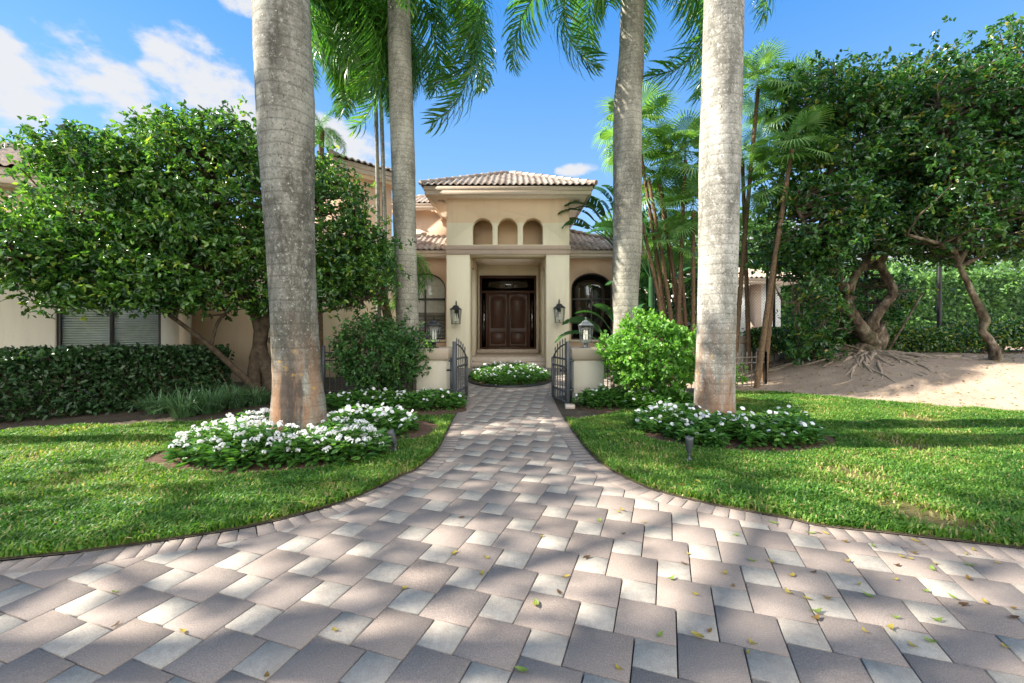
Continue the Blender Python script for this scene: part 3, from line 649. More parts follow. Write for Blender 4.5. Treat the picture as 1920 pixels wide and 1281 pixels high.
# palms behind: one with a fuller crown left of the slender trunk, one with twin thin stems
def small_palm(px_base, px_top, py_top, Y, r, label, n, kinds, L=1.0, stems=1, seed=0, group='small palms by the house', tl=25, a0=0, a1=360):
    p = at(px_top, py_top, Y); b = at(px_base, 640, Y); base = empty('feather_palm', (b.x, Y, 0), 0, label, 'palm tree', group)
    for s in range(stems):
        dx = (s - (stems - 1) / 2) * .17
        c = resamp(curve([(b.x + dx * 1.2, Y, 0, r * 1.5), (b.x + dx, Y, p.z * .4, r), (p.x + dx * .7, Y, p.z, r * .8)], 8), .1)
        fat_tube(c, 'trunk', M_palm3 if stems > 1 else M_fibre, base, 14, seed=seed + s)
    r_ = np.random.default_rng(seed)
    for i in range(n): put(ROYAL[kinds[i % len(kinds)]], 'frond', (p.x, Y, p.z), R(a0 + i * (a1 - a0) / n + r_.normal() * 8), base, R(tl + r_.normal() * 12 - (25 if i % 3 == 0 else 0)), L * (.85 + .25 * r_.random()))
    return base
small_palm(716, 706, 62, 11.2, .055, 'twin-stemmed thin palm with hanging fronds between the two left royal palms', 18, (2, 3, 0, 3), .78, 2, 5, tl=42)
small_palm(560, 566, -10, 9.4, .13, 'tall feather palm whose fronds hang beside the thick left trunk', 15, (0, 2, 1, 3), .95, 1, 9, tl=34, a0=-12, a1=100)
small_palm(600, 603, 245, 12.2, .09, 'short-fronded palm crown rising over the upper roof edge beside the thick left trunk', 9, (1, 0), .28, 1, 13)
small_palm(735, 705, 500, 10.3, .11, 'small drooping date palm leaning beside the beige wall behind the dark shrub', 18, (2, 0, 3), .5, 1, 17, tl=30)
# ------------------------------------------------------------------ roofs and fascias
def frame(O, U, N=None):
    """local x along U (horizontal), z up, y = horizontal normal pointing away from the viewer"""
    U = Vector((U[0], U[1], 0)).normalized(); Z = Vector((0, 0, 1)); Yv = Z.cross(U)
    M = Matrix(((U.x, Yv.x, 0, O[0]), (U.y, Yv.y, 0, O[1]), (0, 0, 1, O[2]), (0, 0, 0, 1))); return M
def tiles(mb, M, W_, slope, vmax, pitch=.20, course=.31, amp=.040, step=.032):
    """barrel tiles on a plane whose eave runs along local x from 0 to W_, rising along +y; vmax(u)->(lo,hi) plan run"""
    nu = max(2, int(round(W_ / pitch))) * 8; us = np.linspace(0, W_, nu + 1); A = np.array(M); ca = 1 / math.sqrt(1 + slope * slope)
    phs = (us / (W_ / (nu / 8))) % 1
    prof = np.where(phs < .62, np.sin(phs / .62 * np.pi), -.35 * np.sin((phs - .62) / .38 * np.pi)) * amp
    lo, hi = np.array([vmax(u) for u in us]).T; top = hi.max(); rows = int(math.ceil(top / (course * ca)))
    V = []; q = []; T = []; n = 0; tt = rng.random((rows + 1, nu // 8 + 2))
    for k in range(rows):
        r0, r1 = k * course * ca, (k + 1) * course * ca + .02
        a = np.clip(np.full_like(us, r0), lo, hi); b = np.clip(np.full_like(us, r1), lo, hi)
        for z_, off in ((a, step), (b, 0)): V.append(np.c_[us, z_, z_ * slope + prof + off])
        V.append(np.c_[us, a, a * slope + prof - .01])
        ok = ((b[:-1] - a[:-1]) > .004) | ((b[1:] - a[1:]) > .004)
        j = np.where(ok)[0]; m = nu + 1
        q.append(np.c_[n + j, n + j + 1, n + m + j + 1, n + m + j]); q.append(np.c_[n + 2 * m + j, n + 2 * m + j + 1, n + j + 1, n + j])
        T += [tt[k, j // 8]] * 2; n += 3 * m
    V = np.concatenate(V) @ A[:3, :3].T + A[:3, 3]; mb.add(V, [np.concatenate(q)], 0.5); mb.t[4][-1] = np.concatenate(T)
def ridge(mb, a, b, r=.085, ln=.34):
    a, b = np.array(a, float), np.array(b, float); n = max(1, int(np.linalg.norm(b - a) / ln)); d = (b - a) / n; up = np.array((0, 0, .012))
    for i in range(n):
        mb.tube([a + d * i + up * 2, a + d * (i + 1.06)], [r, r * .86], 8, True, rng.random())
def hip_roof(parent, M, W_, D_, z, slope, mat, name='roof', sides='flrb', cap=True, base_t=.05):
    """rectangular hip roof over local [0,W]x[0,D] at height z (local frame M at ground)"""
    mb = MB(); h = min(W_, D_) / 2
    for s_, (o, u, w, other) in {'f': ((0, 0), (1, 0), W_, D_), 'r': ((W_, 0), (0, 1), D_, W_), 'b': ((W_, D_), (-1, 0), W_, D_), 'l': ((0, D_), (0, -1), D_, W_)}.items():
        if s_ not in sides: continue
        O_ = M @ Vector((o[0], o[1], z)); U_ = (M.to_3x3() @ Vector((u[0], u[1], 0)))
        Mf = frame(O_, U_); tiles(mb, Mf, w, slope, lambda q, w=w: (0, min(h, q, w - q)))
    pts = [Vector((h, h, z + h * slope)), Vector((W_ - h, h, z + h * slope)) if W_ > D_ else Vector((h, D_ - h, z + h * slope))]
    for c in ((0, 0), (W_, 0), (W_, D_), (0, D_)):
        e = min(pts, key=lambda p: (p.x - c[0]) ** 2 + (p.y - c[1]) ** 2); ridge(mb, M @ Vector((c[0], c[1], z + .03)), M @ (e + Vector((0, 0, .03))))
    if (pts[0] - pts[1]).length > .2: ridge(mb, M @ (pts[0] + Vector((0, 0, .03))), M @ (pts[1] + Vector((0, 0, .03))))
    return mb.build(name, mat, parent, True)
def eaves(parent, M, W_, D_, z0, z1, over, name='fascia', t=.09):
    """stepped fascia ring + soffit plate round local [0,W]x[0,D]"""
    mb = MB(); hgt = z1 - z0
    for k, (a, b, o) in enumerate(((0, .52, .0), (.52, 1.0, .035))):
        za, zb = z0 + hgt * a, z0 + hgt * b; x0, x1, y0, y1 = -o, W_ + o, -o, D_ + o
        mb.box(x0, x1, y0, y0 + t, za, zb, M); mb.box(x0, x1, y1 - t, y1, za, zb, M)
        mb.box(x0, x0 + t, y0 + t, y1 - t, za, zb, M); mb.box(x1 - t, x1, y0 + t, y1 - t, za, zb, M)
    f = mb.build(name, M_fascia, parent, False, .006)
    s = MB(); s.box(t - .01, W_ - t + .01, t - .01, D_ - t + .01, z0 + .02, z0 + .07, M); s.build('soffit', M_soffit, parent); return f

house = empty('house', (-.136, 14.9, 0), 0, 'beige stucco house with tiled hip roofs and a tall three-arched entrance portico', 'house')
XC = -.136
# portico body
M0 = Matrix.Identity(4)
for a, b in ((XC - 2.065, XC - 1.285), (XC + 1.285, XC + 2.065)): mb = MB(); mb.box(a, b, 14.9, 15.8, -.02, 3.815); mb.build('column', M_cream, house, False, .012)
mb = MB(); mb.box(XC - 1.288, XC + 1.288, 14.93, 15.8, 3.78, 3.83); mb.box(XC - 2.06, XC + 2.06, 15.8, 18.9, 4.18, 4.26)
mb.build('porch_ceiling', M_cream, house)
mb = MB(); mb.box(XC - 2.085, XC + 2.085, 14.87, 15.85, 3.80, 3.955); mb.box(XC - 2.105, XC + 2.105, 14.85, 15.87, 3.958, 4.105)
mb.build('trim_band', M_taupe, house, False, .006)
AR = [(-1.325, -.655), (-.487, .19), (.365, 1.04)]
mb = MB(); holes = [[(x, z) for x, z in arch_pts(a, b, 4.135, 4.69, 5.03)] for a, b in AR]
mb.plate([(XC - 2.065, 4.107), (XC + 2.065, 4.107), (XC + 2.065, 5.68), (XC - 2.065, 5.68)], holes, 14.9, 15.25)
mb.box(XC - 2.065, XC - 1.9, 15.25, 18.9, 4.107, 5.68); mb.box(XC + 1.9, XC + 2.065, 15.25, 18.9, 4.107, 5.68); mb.box(XC - 1.9, XC + 1.9, 18.7, 18.9, 4.26, 5.68)
mb.build('upper_wall', M_portico, house, False, .008)
mb = MB(); mb.box(XC - 1.899, XC + 1.899, 16.1, 16.25, 4.11, 5.5); mb.box(XC - 1.899, XC + 1.899, 15.25, 16.1, 5.32, 5.4); mb.box(XC - 1.899, XC + 1.899, 15.25, 16.1, 4.04, 4.118)
mb.build('arch_recess', M_peach, house)
# porch interior
mb = MB(); mb.box(XC - 2.06, XC - 1.275, 16.6, 18.9, 0, 4.18); mb.box(XC + 1.275, XC + 2.06, 16.6, 18.9, 0, 4.18)
DC = -.17
mb.plate([(XC - 1.273, .25), (DC - 1.19, .25), (DC - 1.19, 3.5), (DC + 1.19, 3.5), (DC + 1.19, .25), (XC + 1.273, .25), (XC + 1.273, 4.178), (XC - 1.273, 4.178)], [], 18.5, 18.85)
mb.build('porch_wall', M_cream, house)
mb = MB(); mb.box(XC - 2.0, XC - 1.276, 15.8, 16.597, 3.5, 4.178); mb.box(XC + 1.276, XC + 2.0, 15.8, 16.597, 3.5, 4.178); mb.build('side_beam', M_peach, house)
mb = MB(); mb.box(XC - 2.05, XC + 2.05, 15.72, 18.49, -.02, .287); mb.box(XC - 1.8, XC + 1.8, 15.35, 15.717, -.02, .14); mb.box(DC - 1.25, DC + 1.25, 18.1, 18.8, .27, .425)
mb.build('step', M_stone, house, False, .015)
# door unit
door = empty('front_door', (DC, 18.55, .43)); door.parent = house; door.matrix_parent_inverse = parent_world(house).inverted()
def PW(o): return o
mb = MB(); z0, zt = .43, 3.49
mb.box(DC - 1.185, DC - 1.10, 18.56, 18.70, z0, zt); mb.box(DC + 1.10, DC + 1.185, 18.56, 18.70, z0, zt); mb.box(DC - 1.10, DC + 1.10, 18.56, 18.70, 3.38, zt)
mb.box(DC - 1.10, DC + 1.10, 18.56, 18.70, 2.76, 2.86); mb.box(DC - .93, DC - .855, 18.57, 18.70, z0, 2.76); mb.box(DC + .855, DC + .93, 18.57, 18.70, z0, 2.76)
mb.box(DC - 1.10, DC + 1.10, 18.57, 18.69, z0, z0 + .06)
house_door = house
def sub(o, p): o.parent = p; return o
def build_in(mb, name, mat, parent, **k): return mb.build(name, mat, parent, **k)
# (front_door keeps identity inverse: rebuild as plain child)
bpy.data.objects.remove(door); door = empty('front_door', (DC - house.location.x, 18.55 - house.location.y, .43)); door.parent = house
mb.build('door_frame', M_wood, door, False, .006)
for sx in (-1, 1):
    a, b = (DC - .85, DC - .004) if sx < 0 else (DC + .004, DC + .85)
    mb = MB(); w = b - a
    hl = [arch_pts(a + .13, b - .13, 1.28, 2.42, 2.58), [(a + .13, .62), (b - .13, .62), (b - .13, 1.12), (a + .13, 1.12)]]
    mb.plate([(a, .49), (b, .49), (b, 2.755), (a, 2.755)], hl, 18.60, 18.65)
    mb.box(a + .01, b - .01, 18.635, 18.66, .5, 2.74)
    mb.plate(arch_pts(a + .17, b - .17, 1.32, 2.38, 2.53), [], 18.61, 18.64); mb.box(a + .17, b - .17, 18.61, 18.64, .66, 1.08)
    lf = mb.build('door_leaf', M_wood, door, False, .008)
    hx = DC + sx * .085
    h = MB(); h.tube([(hx, 18.53, 1.0), (hx, 18.53, 1.75)], .016, 8); h.tube([(hx, 18.53, 1.06), (hx, 18.62, 1.06)], .012, 6); h.tube([(hx, 18.53, 1.69), (hx, 18.62, 1.69)], .012, 6)
    h.build('handle', M_iron, lf)
mb = MB(); mb.box(DC - 1.10, DC + 1.10, 18.63, 18.64, 2.86, 3.38); mb.box(DC - 1.10, DC - .93, 18.63, 18.64, .49, 2.76); mb.box(DC + .93, DC + 1.10, 18.63, 18.64, .49, 2.76)
mb.build('side_glass', M_dglass, door)
mb = MB(); mb.box(DC - 1.3, DC + 1.3, 20.0, 20.1, .2, 3.6); mb.box(DC - 1.3, DC + 1.3, 18.86, 20.0, .3, .42); mb.box(DC - 1.4, DC - 1.3, 18.86, 20.1, .3, 3.6); mb.box(DC + 1.3, DC + 1.4, 18.86, 20.1, .3, 3.6); mb.box(DC - 1.3, DC + 1.3, 18.86, 20.1, 3.6, 3.7)
mb.build('entrance_hall', M_room, house)
# portico roof
RX0, RX1, RY0, RY1 = -2.83, 2.58, 14.36, 19.6
Mp = frame((RX0, RY0, 0), (1, 0))
eaves(house, Mp, RX1 - RX0, RY1 - RY0, 5.66, 5.93, .6)
hip_roof(house, frame((RX0 - .12, RY0 - .14, 0), (1, 0)), RX1 - RX0 + .24, RY1 - RY0 + .28, 5.95, .46, M_tile)
mb = MB()
for vx, vy in ((-2.42, 15.2), (-2.42, 17.3), (2.2, 15.2)): mb.box(vx - .1, vx + .1, vy - .17, vy + .17, 5.665, 5.68)
mb.build('soffit_vent', M_taupe, house)

# windows
def window(parent, M, x0, x1, z0, z1, zs=None, mullions=(), rails=(), slat=.055, blind=M_blind, gl=M_glass, shut_above=None, dark_below=False, fr=.05, depth=.12):
    """frame in the opening, louvre blind behind, glass; local frame M (y into the wall)"""
    w = empty('window', ((x0 + x1) / 2, depth, z0)); w.parent = parent
    Mw = M @ Matrix.Translation(((x0 + x1) / 2, depth, z0)); Pi = parent_world(parent).inverted()
    L = Pi @ Mw; w.matrix_local = L; w.location, w.rotation_euler = L.to_translation(), L.to_euler()
    out_ = arch_pts(x0 + .002, x1 - .002, z0 + .002, zs, z1 - .002) if zs else [(x0 + .002, z0 + .002), (x1 - .002, z0 + .002), (x1 - .002, z1 - .002), (x0 + .002, z1 - .002)]
    inn = arch_pts(x0 + fr, x1 - fr, z0 + fr, zs, z1 - fr) if zs else [(x0 + fr, z0 + fr), (x1 - fr, z0 + fr), (x1 - fr, z1 - fr), (x0 + fr, z1 - fr)]
    mb = MB(); mb.plate(out_, [inn], depth, depth + .07, M)
    for m in mullions: mb.box(m - .03, m + .03, depth + .004, depth + .062, z0 + fr, (zs or z1) - fr * .5 if zs is None or m else z1, M)
    for r_ in rails: mb.box(x0 + fr, x1 - fr, depth + .006, depth + .06, r_ - .035, r_ + .035, M)
    mb.build('window_frame', M_frame, w, False, .004)
    mb = MB(); mb.plate([((u - (x0 + x1) / 2) * .995 + (x0 + x1) / 2, v) for u, v in inn], [], depth + .03, depth + .036, M); mb.build('window_pane', gl, w)
    mb = MB(); zz = z0 + fr + .02
    while zz < z1 - fr:
        hw = (x1 - x0) / 2 - fr
        if zs and zz > zs: hw *= math.sqrt(max(0.02, 1 - ((zz - zs) / (z1 - zs)) ** 2))
        c = (x0 + x1) / 2; tl = 1.15 if (shut_above and zz > shut_above) else .25
        dy = slat * .5 * math.cos(tl); dz = slat * .5 * math.sin(tl); y = depth + .10
        V = np.array([(c - hw, y - dy, zz - dz), (c + hw, y - dy, zz - dz), (c + hw, y + dy, zz + dz), (c - hw, y + dy, zz + dz)])
        V = np.concatenate([V, V + (0, 0, .004)]); A = np.array(M); V = V @ A[:3, :3].T + A[:3, 3]
        mb.add(V, [[[0, 1, 2, 3], [7, 6, 5, 4], [0, 4, 5, 1], [2, 6, 7, 3]]]); zz += slat * .93
    mb.build('blind', blind, w)
    mb = MB(); mb.box(x0 - .2, x1 + .2, depth + .9, depth + 1.0, z0 - .2, z1 + .2, M); mb.box(x0 - .2, x0 - .1, depth + .25, depth + .9, z0 - .2, z1 + .2, M); mb.box(x1 + .1, x1 + .2, depth + .25, depth + .9, z0 - .2, z1 + .2, M)
    mb.box(x0 - .1, x1 + .1, depth + .25, depth + .9, z1 + .1, z1 + .2, M); mb.box(x0 - .1, x1 + .1, depth + .25, depth + .9, z0 - .2, z0 - .1, M)
    mb.build('room', M_room, w); return w
# entrance wing walls with arched windows
Mw = frame((0, 16.6, 0), (1, 0))
for sx in (-1, 1):
    c = XC + sx * 3.13; x0, x1 = c - .78, c + .78
    mb = MB(); a, b = (XC - 5.0, XC - 2.068) if sx < 0 else (XC + 2.068, XC + 4.75)
    mb.plate([(a, 0), (b, 0), (b, 3.97), (a, 3.97)], [arch_pts(x0, x1, .88, 2.80, 3.38)], 0, .2, Mw)
    if sx > 0: mb.box(b - .2, b, 16.8, 22, 0, 3.97)
    mb.build('wing_wall', M_wing2 if sx < 0 else M_wing2, house)
    window(house, Mw, x0, x1, .88, 3.38, 2.80, (c + .0,), (2.40,), shut_above=1.9 if sx < 0 else None, blind=M_blind if sx < 0 else M_blind_g, gl=M_glass if sx < 0 else M_dglass)
    mb = MB(); mb.box(x0 - .06, x1 + .06, 16.53, 16.62, .80, .878); mb.build('sill', M_cream, house, False, .01)
Mq = frame((XC - 5.2, 16.05, 0), (1, 0))
eaves(house, Mq, 10.15, 8.0, 3.90, 4.13, .5)
mb = MB(); z = 4.15; sl = .45; w = 10.45
for (Wx0, Wx1) in ((XC - 5.35, XC - 2.07), (XC + 2.07, XC + 5.1)):
    Mf = frame((Wx0, 15.95, z), (1, 0)); Wd = Wx1 - Wx0
    fn = (lambda q: (0, min(q, 4))) if Wx0 < XC - 3 else (lambda q, Wd=Wd: (0, min(Wd - q, 4)))
    tiles(mb, Mf, Wd, sl, fn)
for Wx, u in ((XC - 5.35, 1), (XC + 5.1, -1)):
    ridge(mb, (Wx, 15.95, z + .04), (Wx + u * 4, 19.95, z + 4 * sl + .04))
Mf = frame((XC + 5.1, 15.95, z), (0, 1)); tiles(mb, Mf, 8, sl, lambda q: (0, min(q, 4, 8 - q)))
Mf = frame((XC - 5.35, 23.95, z), (0, -1)); tiles(mb, Mf, 8, sl, lambda q: (0, min(q, 4, 8 - q)))
mb.build('wing_roof', M_tile, house, True)
# left: long low wing, recessed wall, angled block with upper storey, far upper storey
def wall_run(name, pts, z0, z1, mat, t=.2, holes=None):
    mb = MB()
    for i in range(len(pts) - 1):
        a, b = Vector(pts[i]), Vector(pts[i + 1]); L_ = (b - a).length; M = frame((a.x, a.y, 0), (b - a))
        mb.plate([(0, z0), (L_, z0), (L_, z1), (0, z1)], (holes or {}).get(i, []), 0, t, M)
    return mb.build(name, mat, house)
LA, LB = Vector((-18.0, 4.0)), Vector((-7.32, 10.1))
dL = (LB - LA).normalized(); ML = frame((LA.x, LA.y, 0), dL)
tw0 = (Vector((-9.27, 9.0)) - LA).dot(dL); tw1 = (Vector((-7.79, 9.85)) - LA).dot(dL)
# put the window on the wall line through the two measured corners
LLen = (LB - LA).length
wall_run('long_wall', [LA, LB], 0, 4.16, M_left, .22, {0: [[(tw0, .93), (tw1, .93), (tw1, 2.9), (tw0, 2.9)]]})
window(house, ML, tw0, tw1, .93, 2.9, None, ((tw0 + tw1) / 2,), (), blind=M_blind_g, gl=M_glass, fr=.06, shut_above=.5, depth=.08)
mb = MB(); mb.box(0, LLen + .06, -.05, .0, 2.92, 3.12, ML); mb.build('trim_band', M_taupe, house, False, .006)
wall_run('recess_wall', [LB, (-7.95, 10.8), (-4.7, 12.4), (-3.6, 13.6), (-3.6, 16.6)], 0, 4.16, M_peach)
eaves(house, frame((LA.x - .0 + .45 * dL.y, LA.y - .45 * dL.x, 0), dL), LLen + .4, 5.0, 4.13, 4.42, .5)
hip_roof(house, frame((LA.x + .6 * dL.y, LA.y - .6 * dL.x, 0), dL), LLen + .5, 5.3, 4.44, .40, M_tile_l)
# upper block, rotated
UA, UB = Vector((-5.1, 12.65)), Vector((-3.62, 14.15)); dU = (UB - UA).normalized(); MU = frame((UA.x, UA.y, 0), dU)
mb = MB(); LU = (UB - UA).length; mb.box(.25, LU + .02, .45, 4.0, 3.0, 6.0, MU); mb.build('upper_storey', M_wing2, house)
mb = MB(); mb.box(LU - .32, LU - .27, .42, .45, 3.2, 6.0, MU); mb.build('wall_pilaster', M_wing2, house)
eaves(house, MU, LU + .3, 4.2, 5.98, 6.24, .45)
hip_roof(house, frame((UA.x + .12 * dU.y - .12 * dU.x, UA.y - .12 * dU.x - .12 * dU.y, 0), dU), LU + .6, 4.45, 6.26, .28, M_tile_l)
mb = MB(); mb.box(-4.4, -1.0, 17.9, 21, 4.0, 6.05); mb.build('upper_storey', M_wing2, house)
eaves(house, frame((-5.0, 17.5, 0), (1, 0)), 3.6, 4.0, 6.02, 6.22, .4)
hip_roof(house, frame((-5.12, 17.4, 0), (1, 0)), 3.85, 4.2, 6.24, .42, M_tile_l)

# ------------------------------------------------------------------ neighbour, boundary wall, court fence
nb = empty('neighbour_house', (9, 19, 0), 0, 'pale neighbouring house seen behind the thin palm stems on the right', 'house')
mb = MB(); mb.box(7.5, 11.2, 18.5, 24, 0, 3.2); mb.build('wall', plain('white_wall', (.62, .63, .60), .8).m, nb)
mb = MB(); mb.box(9.9, 10.35, 18.42, 18.498, 0, 3.1); mb.build('pilaster', M_taupe, nb)
eaves(nb, frame((7.1, 18.0, 0), (1, 0)), 4.6, 6.4, 3.1, 3.32, .4)
hip_roof(nb, frame((7.0, 17.9, 0), (1, 0)), 4.8, 6.6, 3.34, .28, M_tile_l)
bw = empty('boundary_wall', (6.5, 12.5, 0), 0, 'low white garden wall with a tan cap behind the iron fence and thin palm stems', 'wall')
mb = MB(); mb.box(3.4, 7.45, 12.4, 12.6, 0, .93); mb.build('wall', M_gatewall, bw)
mb = MB(); mb.box(3.35, 7.5, 12.36, 12.64, .93, 1.14); mb.build('wall_cap', M_cap, bw, False, .008)
cf = empty('chain_link_fence', (9, 12.9, 0), 0, 'tall black chain-link court fence running behind the trees on the right', 'fence')
for x in (6.18, 6.40, 7.42, 7.62, 10.3, 12.42, 15.5, 18.6):
    mb = MB(); r = .035 if x < 8 else .06; mb.tube([(x, 12.9, 0), (x, 12.9, 3.6)], r, 10); mb.build('post', M_black, cf)
mb = MB(); mb.tube([(6.1, 12.9, 3.5), (19, 12.9, 3.5)], .025, 6); mb.build('rail', M_black, cf)
mb = MB()
def wires(mb, x0, x1, z0, z1, y, sp, w):
    hgt = z1 - z0
    for k in np.arange(x0 - hgt, x1, sp):
        for s in (1, -1):
            a = (k, z0) if s > 0 else (k + hgt, z0); b = (k + hgt, z1) if s > 0 else (k, z1)
            t0, t1 = (x0 - a[0]) / (b[0] - a[0]), (x1 - a[0]) / (b[0] - a[0]); t0, t1 = sorted((t0, t1)); t0 = max(0, t0); t1 = min(1, t1)
            if t1 <= t0: continue
            p, q_ = [(a[0] + (b[0] - a[0]) * t, y + .004 * s, a[1] + (b[1] - a[1]) * t) for t in (t0, t1)]
            mb.tube([p, q_], w, 3, False)
wires(mb, 6.1, 19, .9, 3.5, 12.9, .085, .0022)
mb.build('wire_mesh', M_black, cf)

# ------------------------------------------------------------------ gate pillars, lanterns, gates, iron fences
def pillar(x0, x1, label, gap):
    b = empty('gate_pillar', ((x0 + x1) / 2, 8.7, 0), 0, label, 'pillar', 'gate pillars')
    mb = MB(); mb.box(x0 + .02, x1 - .02, 8.42, 8.98, -.02, .80); mb.build('shaft', M_gatewall, b, False, .012)
    mb = MB(); mb.box(x0 - .015, x1 + .015, 8.385, 9.015, .80, 1.015); mb.build('pillar_cap', M_cap, b, False, .012)
pillar(-1.84, -1.22, 'beige gate pillar carrying the black lantern, left of the path', 0)
pillar(1.15, 1.77, 'beige gate pillar carrying the grey lantern, right of the path', 0)
def lantern(name, loc, h, w, mat, label, cat, wall=False, group=None):
    """cage lantern; loc = base point; h overall, w overall width"""
    e = empty(name, loc, 0, label, cat, group); x, y, z = loc
    if wall: zb = z; hb = h * .86
    else: zb = z + h * .17; hb = h * .80
    wb, wt = w * .34, w * .44                    # half widths bottom, top of the cage
    zc0, zc1 = zb + hb * .03, zb + hb * .70
    mb = MB()
    for sx in (-1, 1):
        for sy in (-1, 1): mb.tube([(x + sx * wb, y + sy * wb, zc0), (x + sx * wt, y + sy * wt, zc1)], w * .028, 4)
    mb.box(x - wb * 1.15, x + wb * 1.15, y - wb * 1.15, y + wb * 1.15, zc0 - hb * .03, zc0)
    mb.build('cage', mat, e, False, .002)
    mb = MB(); mb.box(x - w * .5, x + w * .5, y - w * .5, y + w * .5, zc1, zc1 + hb * .02)
    mb.box(x - w * .47, x + w * .47, y - w * .47, y + w * .47, zc1 + hb * .021, zc1 + hb * .12, None, .5, .55)
    mb.box(x - w * .24, x + w * .24, y - w * .24, y + w * .24, zc1 + hb * .121, zc1 + hb * .17)
    mb.box(x - w * .2, x + w * .2, y - w * .2, y + w * .2, zc1 + hb * .171, zc1 + hb * .21, None, .5, .5)
    mb.tube([(x, y, zc1 + hb * .2), (x, y, zc1 + hb * .27)], w * .035, 8)
    a = np.linspace(0, 2 * np.pi, 10); mb.tube([(x + math.cos(t) * w * .06, y, zc1 + hb * .30 + math.sin(t) * w * .06) for t in a], w * .018, 5, False)
    mb.build('lamp_roof', mat, e, False, .002)
    mb = MB()
    for s in (-1, 1):
        mb.add([(x - wb, y + s * wb, zc0), (x + wb, y + s * wb, zc0), (x + wt, y + s * wt, zc1), (x - wt, y + s * wt, zc1)], [[[0, 1, 2, 3]]])
        mb.add([(x + s * wb, y - wb, zc0), (x + s * wb, y + wb, zc0), (x + s * wt, y + wt, zc1), (x + s * wt, y - wt, zc1)], [[[0, 1, 2, 3]]])
    mb.build('lamp_glass', M_lglass, e)
    mb = MB()
    for k in range(3):
        t = k * 2.09 + .5; cx, cy = x + math.cos(t) * w * .13, y + math.sin(t) * w * .13
        mb.tube([(cx, cy, zc0 + hb * .10), (cx, cy, zc0 + hb * .38)], w * .05, 8); mb.lathe((cx, cy, zc0 + hb * .38), [(w * .02, 0), (w * .035, hb * .04), (w * .02, hb * .09), (.001, hb * .12)], 8)
    mb.build('candle', M_candle, e)
    mb = MB()
    mb.tube([(x, y, zc0), (x, y, zc0 + hb * .10)], w * .03, 6); mb.box(x - w * .16, x + w * .16, y - w * .03, y + w * .03, zc0 + hb * .08, zc0 + hb * .10)
    if wall:
        mb.box(x - w * .2, x + w * .2, y + w * .62, y + w * .68, zc0 + hb * .25, zc1 + hb * .1)
        mb.tube([(x, y + w * .62, zc1), (x, y + w * .55, zc1 + hb * .33), (x, y + w * .2, zc1 + hb * .42), (x, y, zc1 + hb * .30)], w * .035, 6)
    else:
        mb.lathe((x, y, z), [(w * .36, 0), (w * .36, .008), (w * .2, .02), (w * .15, h * .05), (w * .15, h * .16), (w * .22, h * .175)], 14)
    mb.build('bracket' if wall else 'pedestal', mat, e); return e
lantern('pillar_lantern', (-1.53, 8.7, 1.015), .60, .27, M_black, 'black cage lantern standing on the left gate pillar', 'lantern', group='lanterns on the gate pillars')
lantern('pillar_lantern', (1.45, 8.7, 1.015), .60, .27, M_pewter, 'grey cage lantern standing on the right gate pillar', 'lantern', group='lanterns on the gate pillars')
lantern('wall_lantern', (-1.85, 14.62, 1.5 + (606 - 608) * 14.6 / 832), .80, .37, M_black, 'black wall lantern on the left portico column', 'lantern', True, 'wall lanterns on the portico')
lantern('wall_lantern', (1.56, 14.62, 1.5 + (606 - 605) * 14.6 / 832), .80, .37, M_black, 'black wall lantern on the right portico column', 'lantern', True, 'wall lanterns on the portico')
def spear(mb, x, y, z0, z1, r=.008):
    mb.tube([(x, y, z0), (x, y, z1 - .07)], r, 4, False); mb.lathe((x, y, z1 - .08), [(r, 0), (r * 1.9, .012), (r * .9, .022), (r * 1.8, .035), (.001, .08)], 5)
def gate(n, f, label, sx):
    n, f = Vector(n), Vector(f); e = empty('iron_gate', (n.x, n.y, 0), 0, label, 'gate', 'iron gate leaves'); L_ = (f - n).length; M = frame((n.x, n.y, 0), f - n)
    P = lambda u, z: tuple(M @ Vector((u, 0, z)))
    mb = MB(); mb.box(-.03, .03, -.03, .03, .02, 1.17, M); mb.build('gate_stile', M_iron, e, False, .004); mb = MB(); mb.box(L_ - .025, L_ + .025, -.025, .025, .06, .84, M); mb.build('gate_stile', M_iron, e, False, .004)
    mb = MB()
    for z in (.845, .70, .26, .07): mb.box(.03, L_ - .025, -.016, .016, z - .016, z + .016, M)
    arc = [P(.03 + (L_ - .05) * t, .83 + .29 * math.cos(t * math.pi / 2) ** .8) for t in np.linspace(0, 1, 12)]; mb.tube(arc, .016, 5); mb.build('gate_rail', M_iron, e)
    k = 6
    for i in range(1, k):
        t = i / k; u = t * L_; z = .83 + .29 * math.cos(t * math.pi / 2) ** .8; mb = MB(); p = P(u, 0); spear(mb, p[0], p[1], .07, z + .13, .009); mb.build('gate_picket', M_iron, e)
    mb = MB(); mb.box(-.035, .035, .03, .14, .64, .67, M); mb.tube([P(.0, .52), P(.06, .46)], .012, 5); mb.build('latch', M_black, e)
    # hinge post at the pillar
    hx = n.x - sx * .10; mb = MB(); mb.box(hx - .02, hx + .02, 8.25, 8.30, 0, .86)
    for z in (.30, .82): mb.box(min(hx, n.x), max(hx, n.x), n.y + .02, n.y + .045, z - .015, z + .015); mb.box(hx - .012, hx + .012, n.y + .03, 8.25, z - .012, z + .012)
    mb.build('hinge_post', M_iron, e); return e
gate((-1.03, 7.95), (-.885, 8.68), 'open black iron gate leaf beside the left pillar', -1 * -1)
gate((1.0, 7.95), (.80, 8.68), 'open black iron gate leaf beside the right pillar', -1)
mb = MB(); mb.box(.93, 1.10, 7.72, 7.88, .0, .075); tag(mb.build('stone_block', M_stone, None, False, .012), 'small stone block lying at the foot of the right gate leaf', 'block')
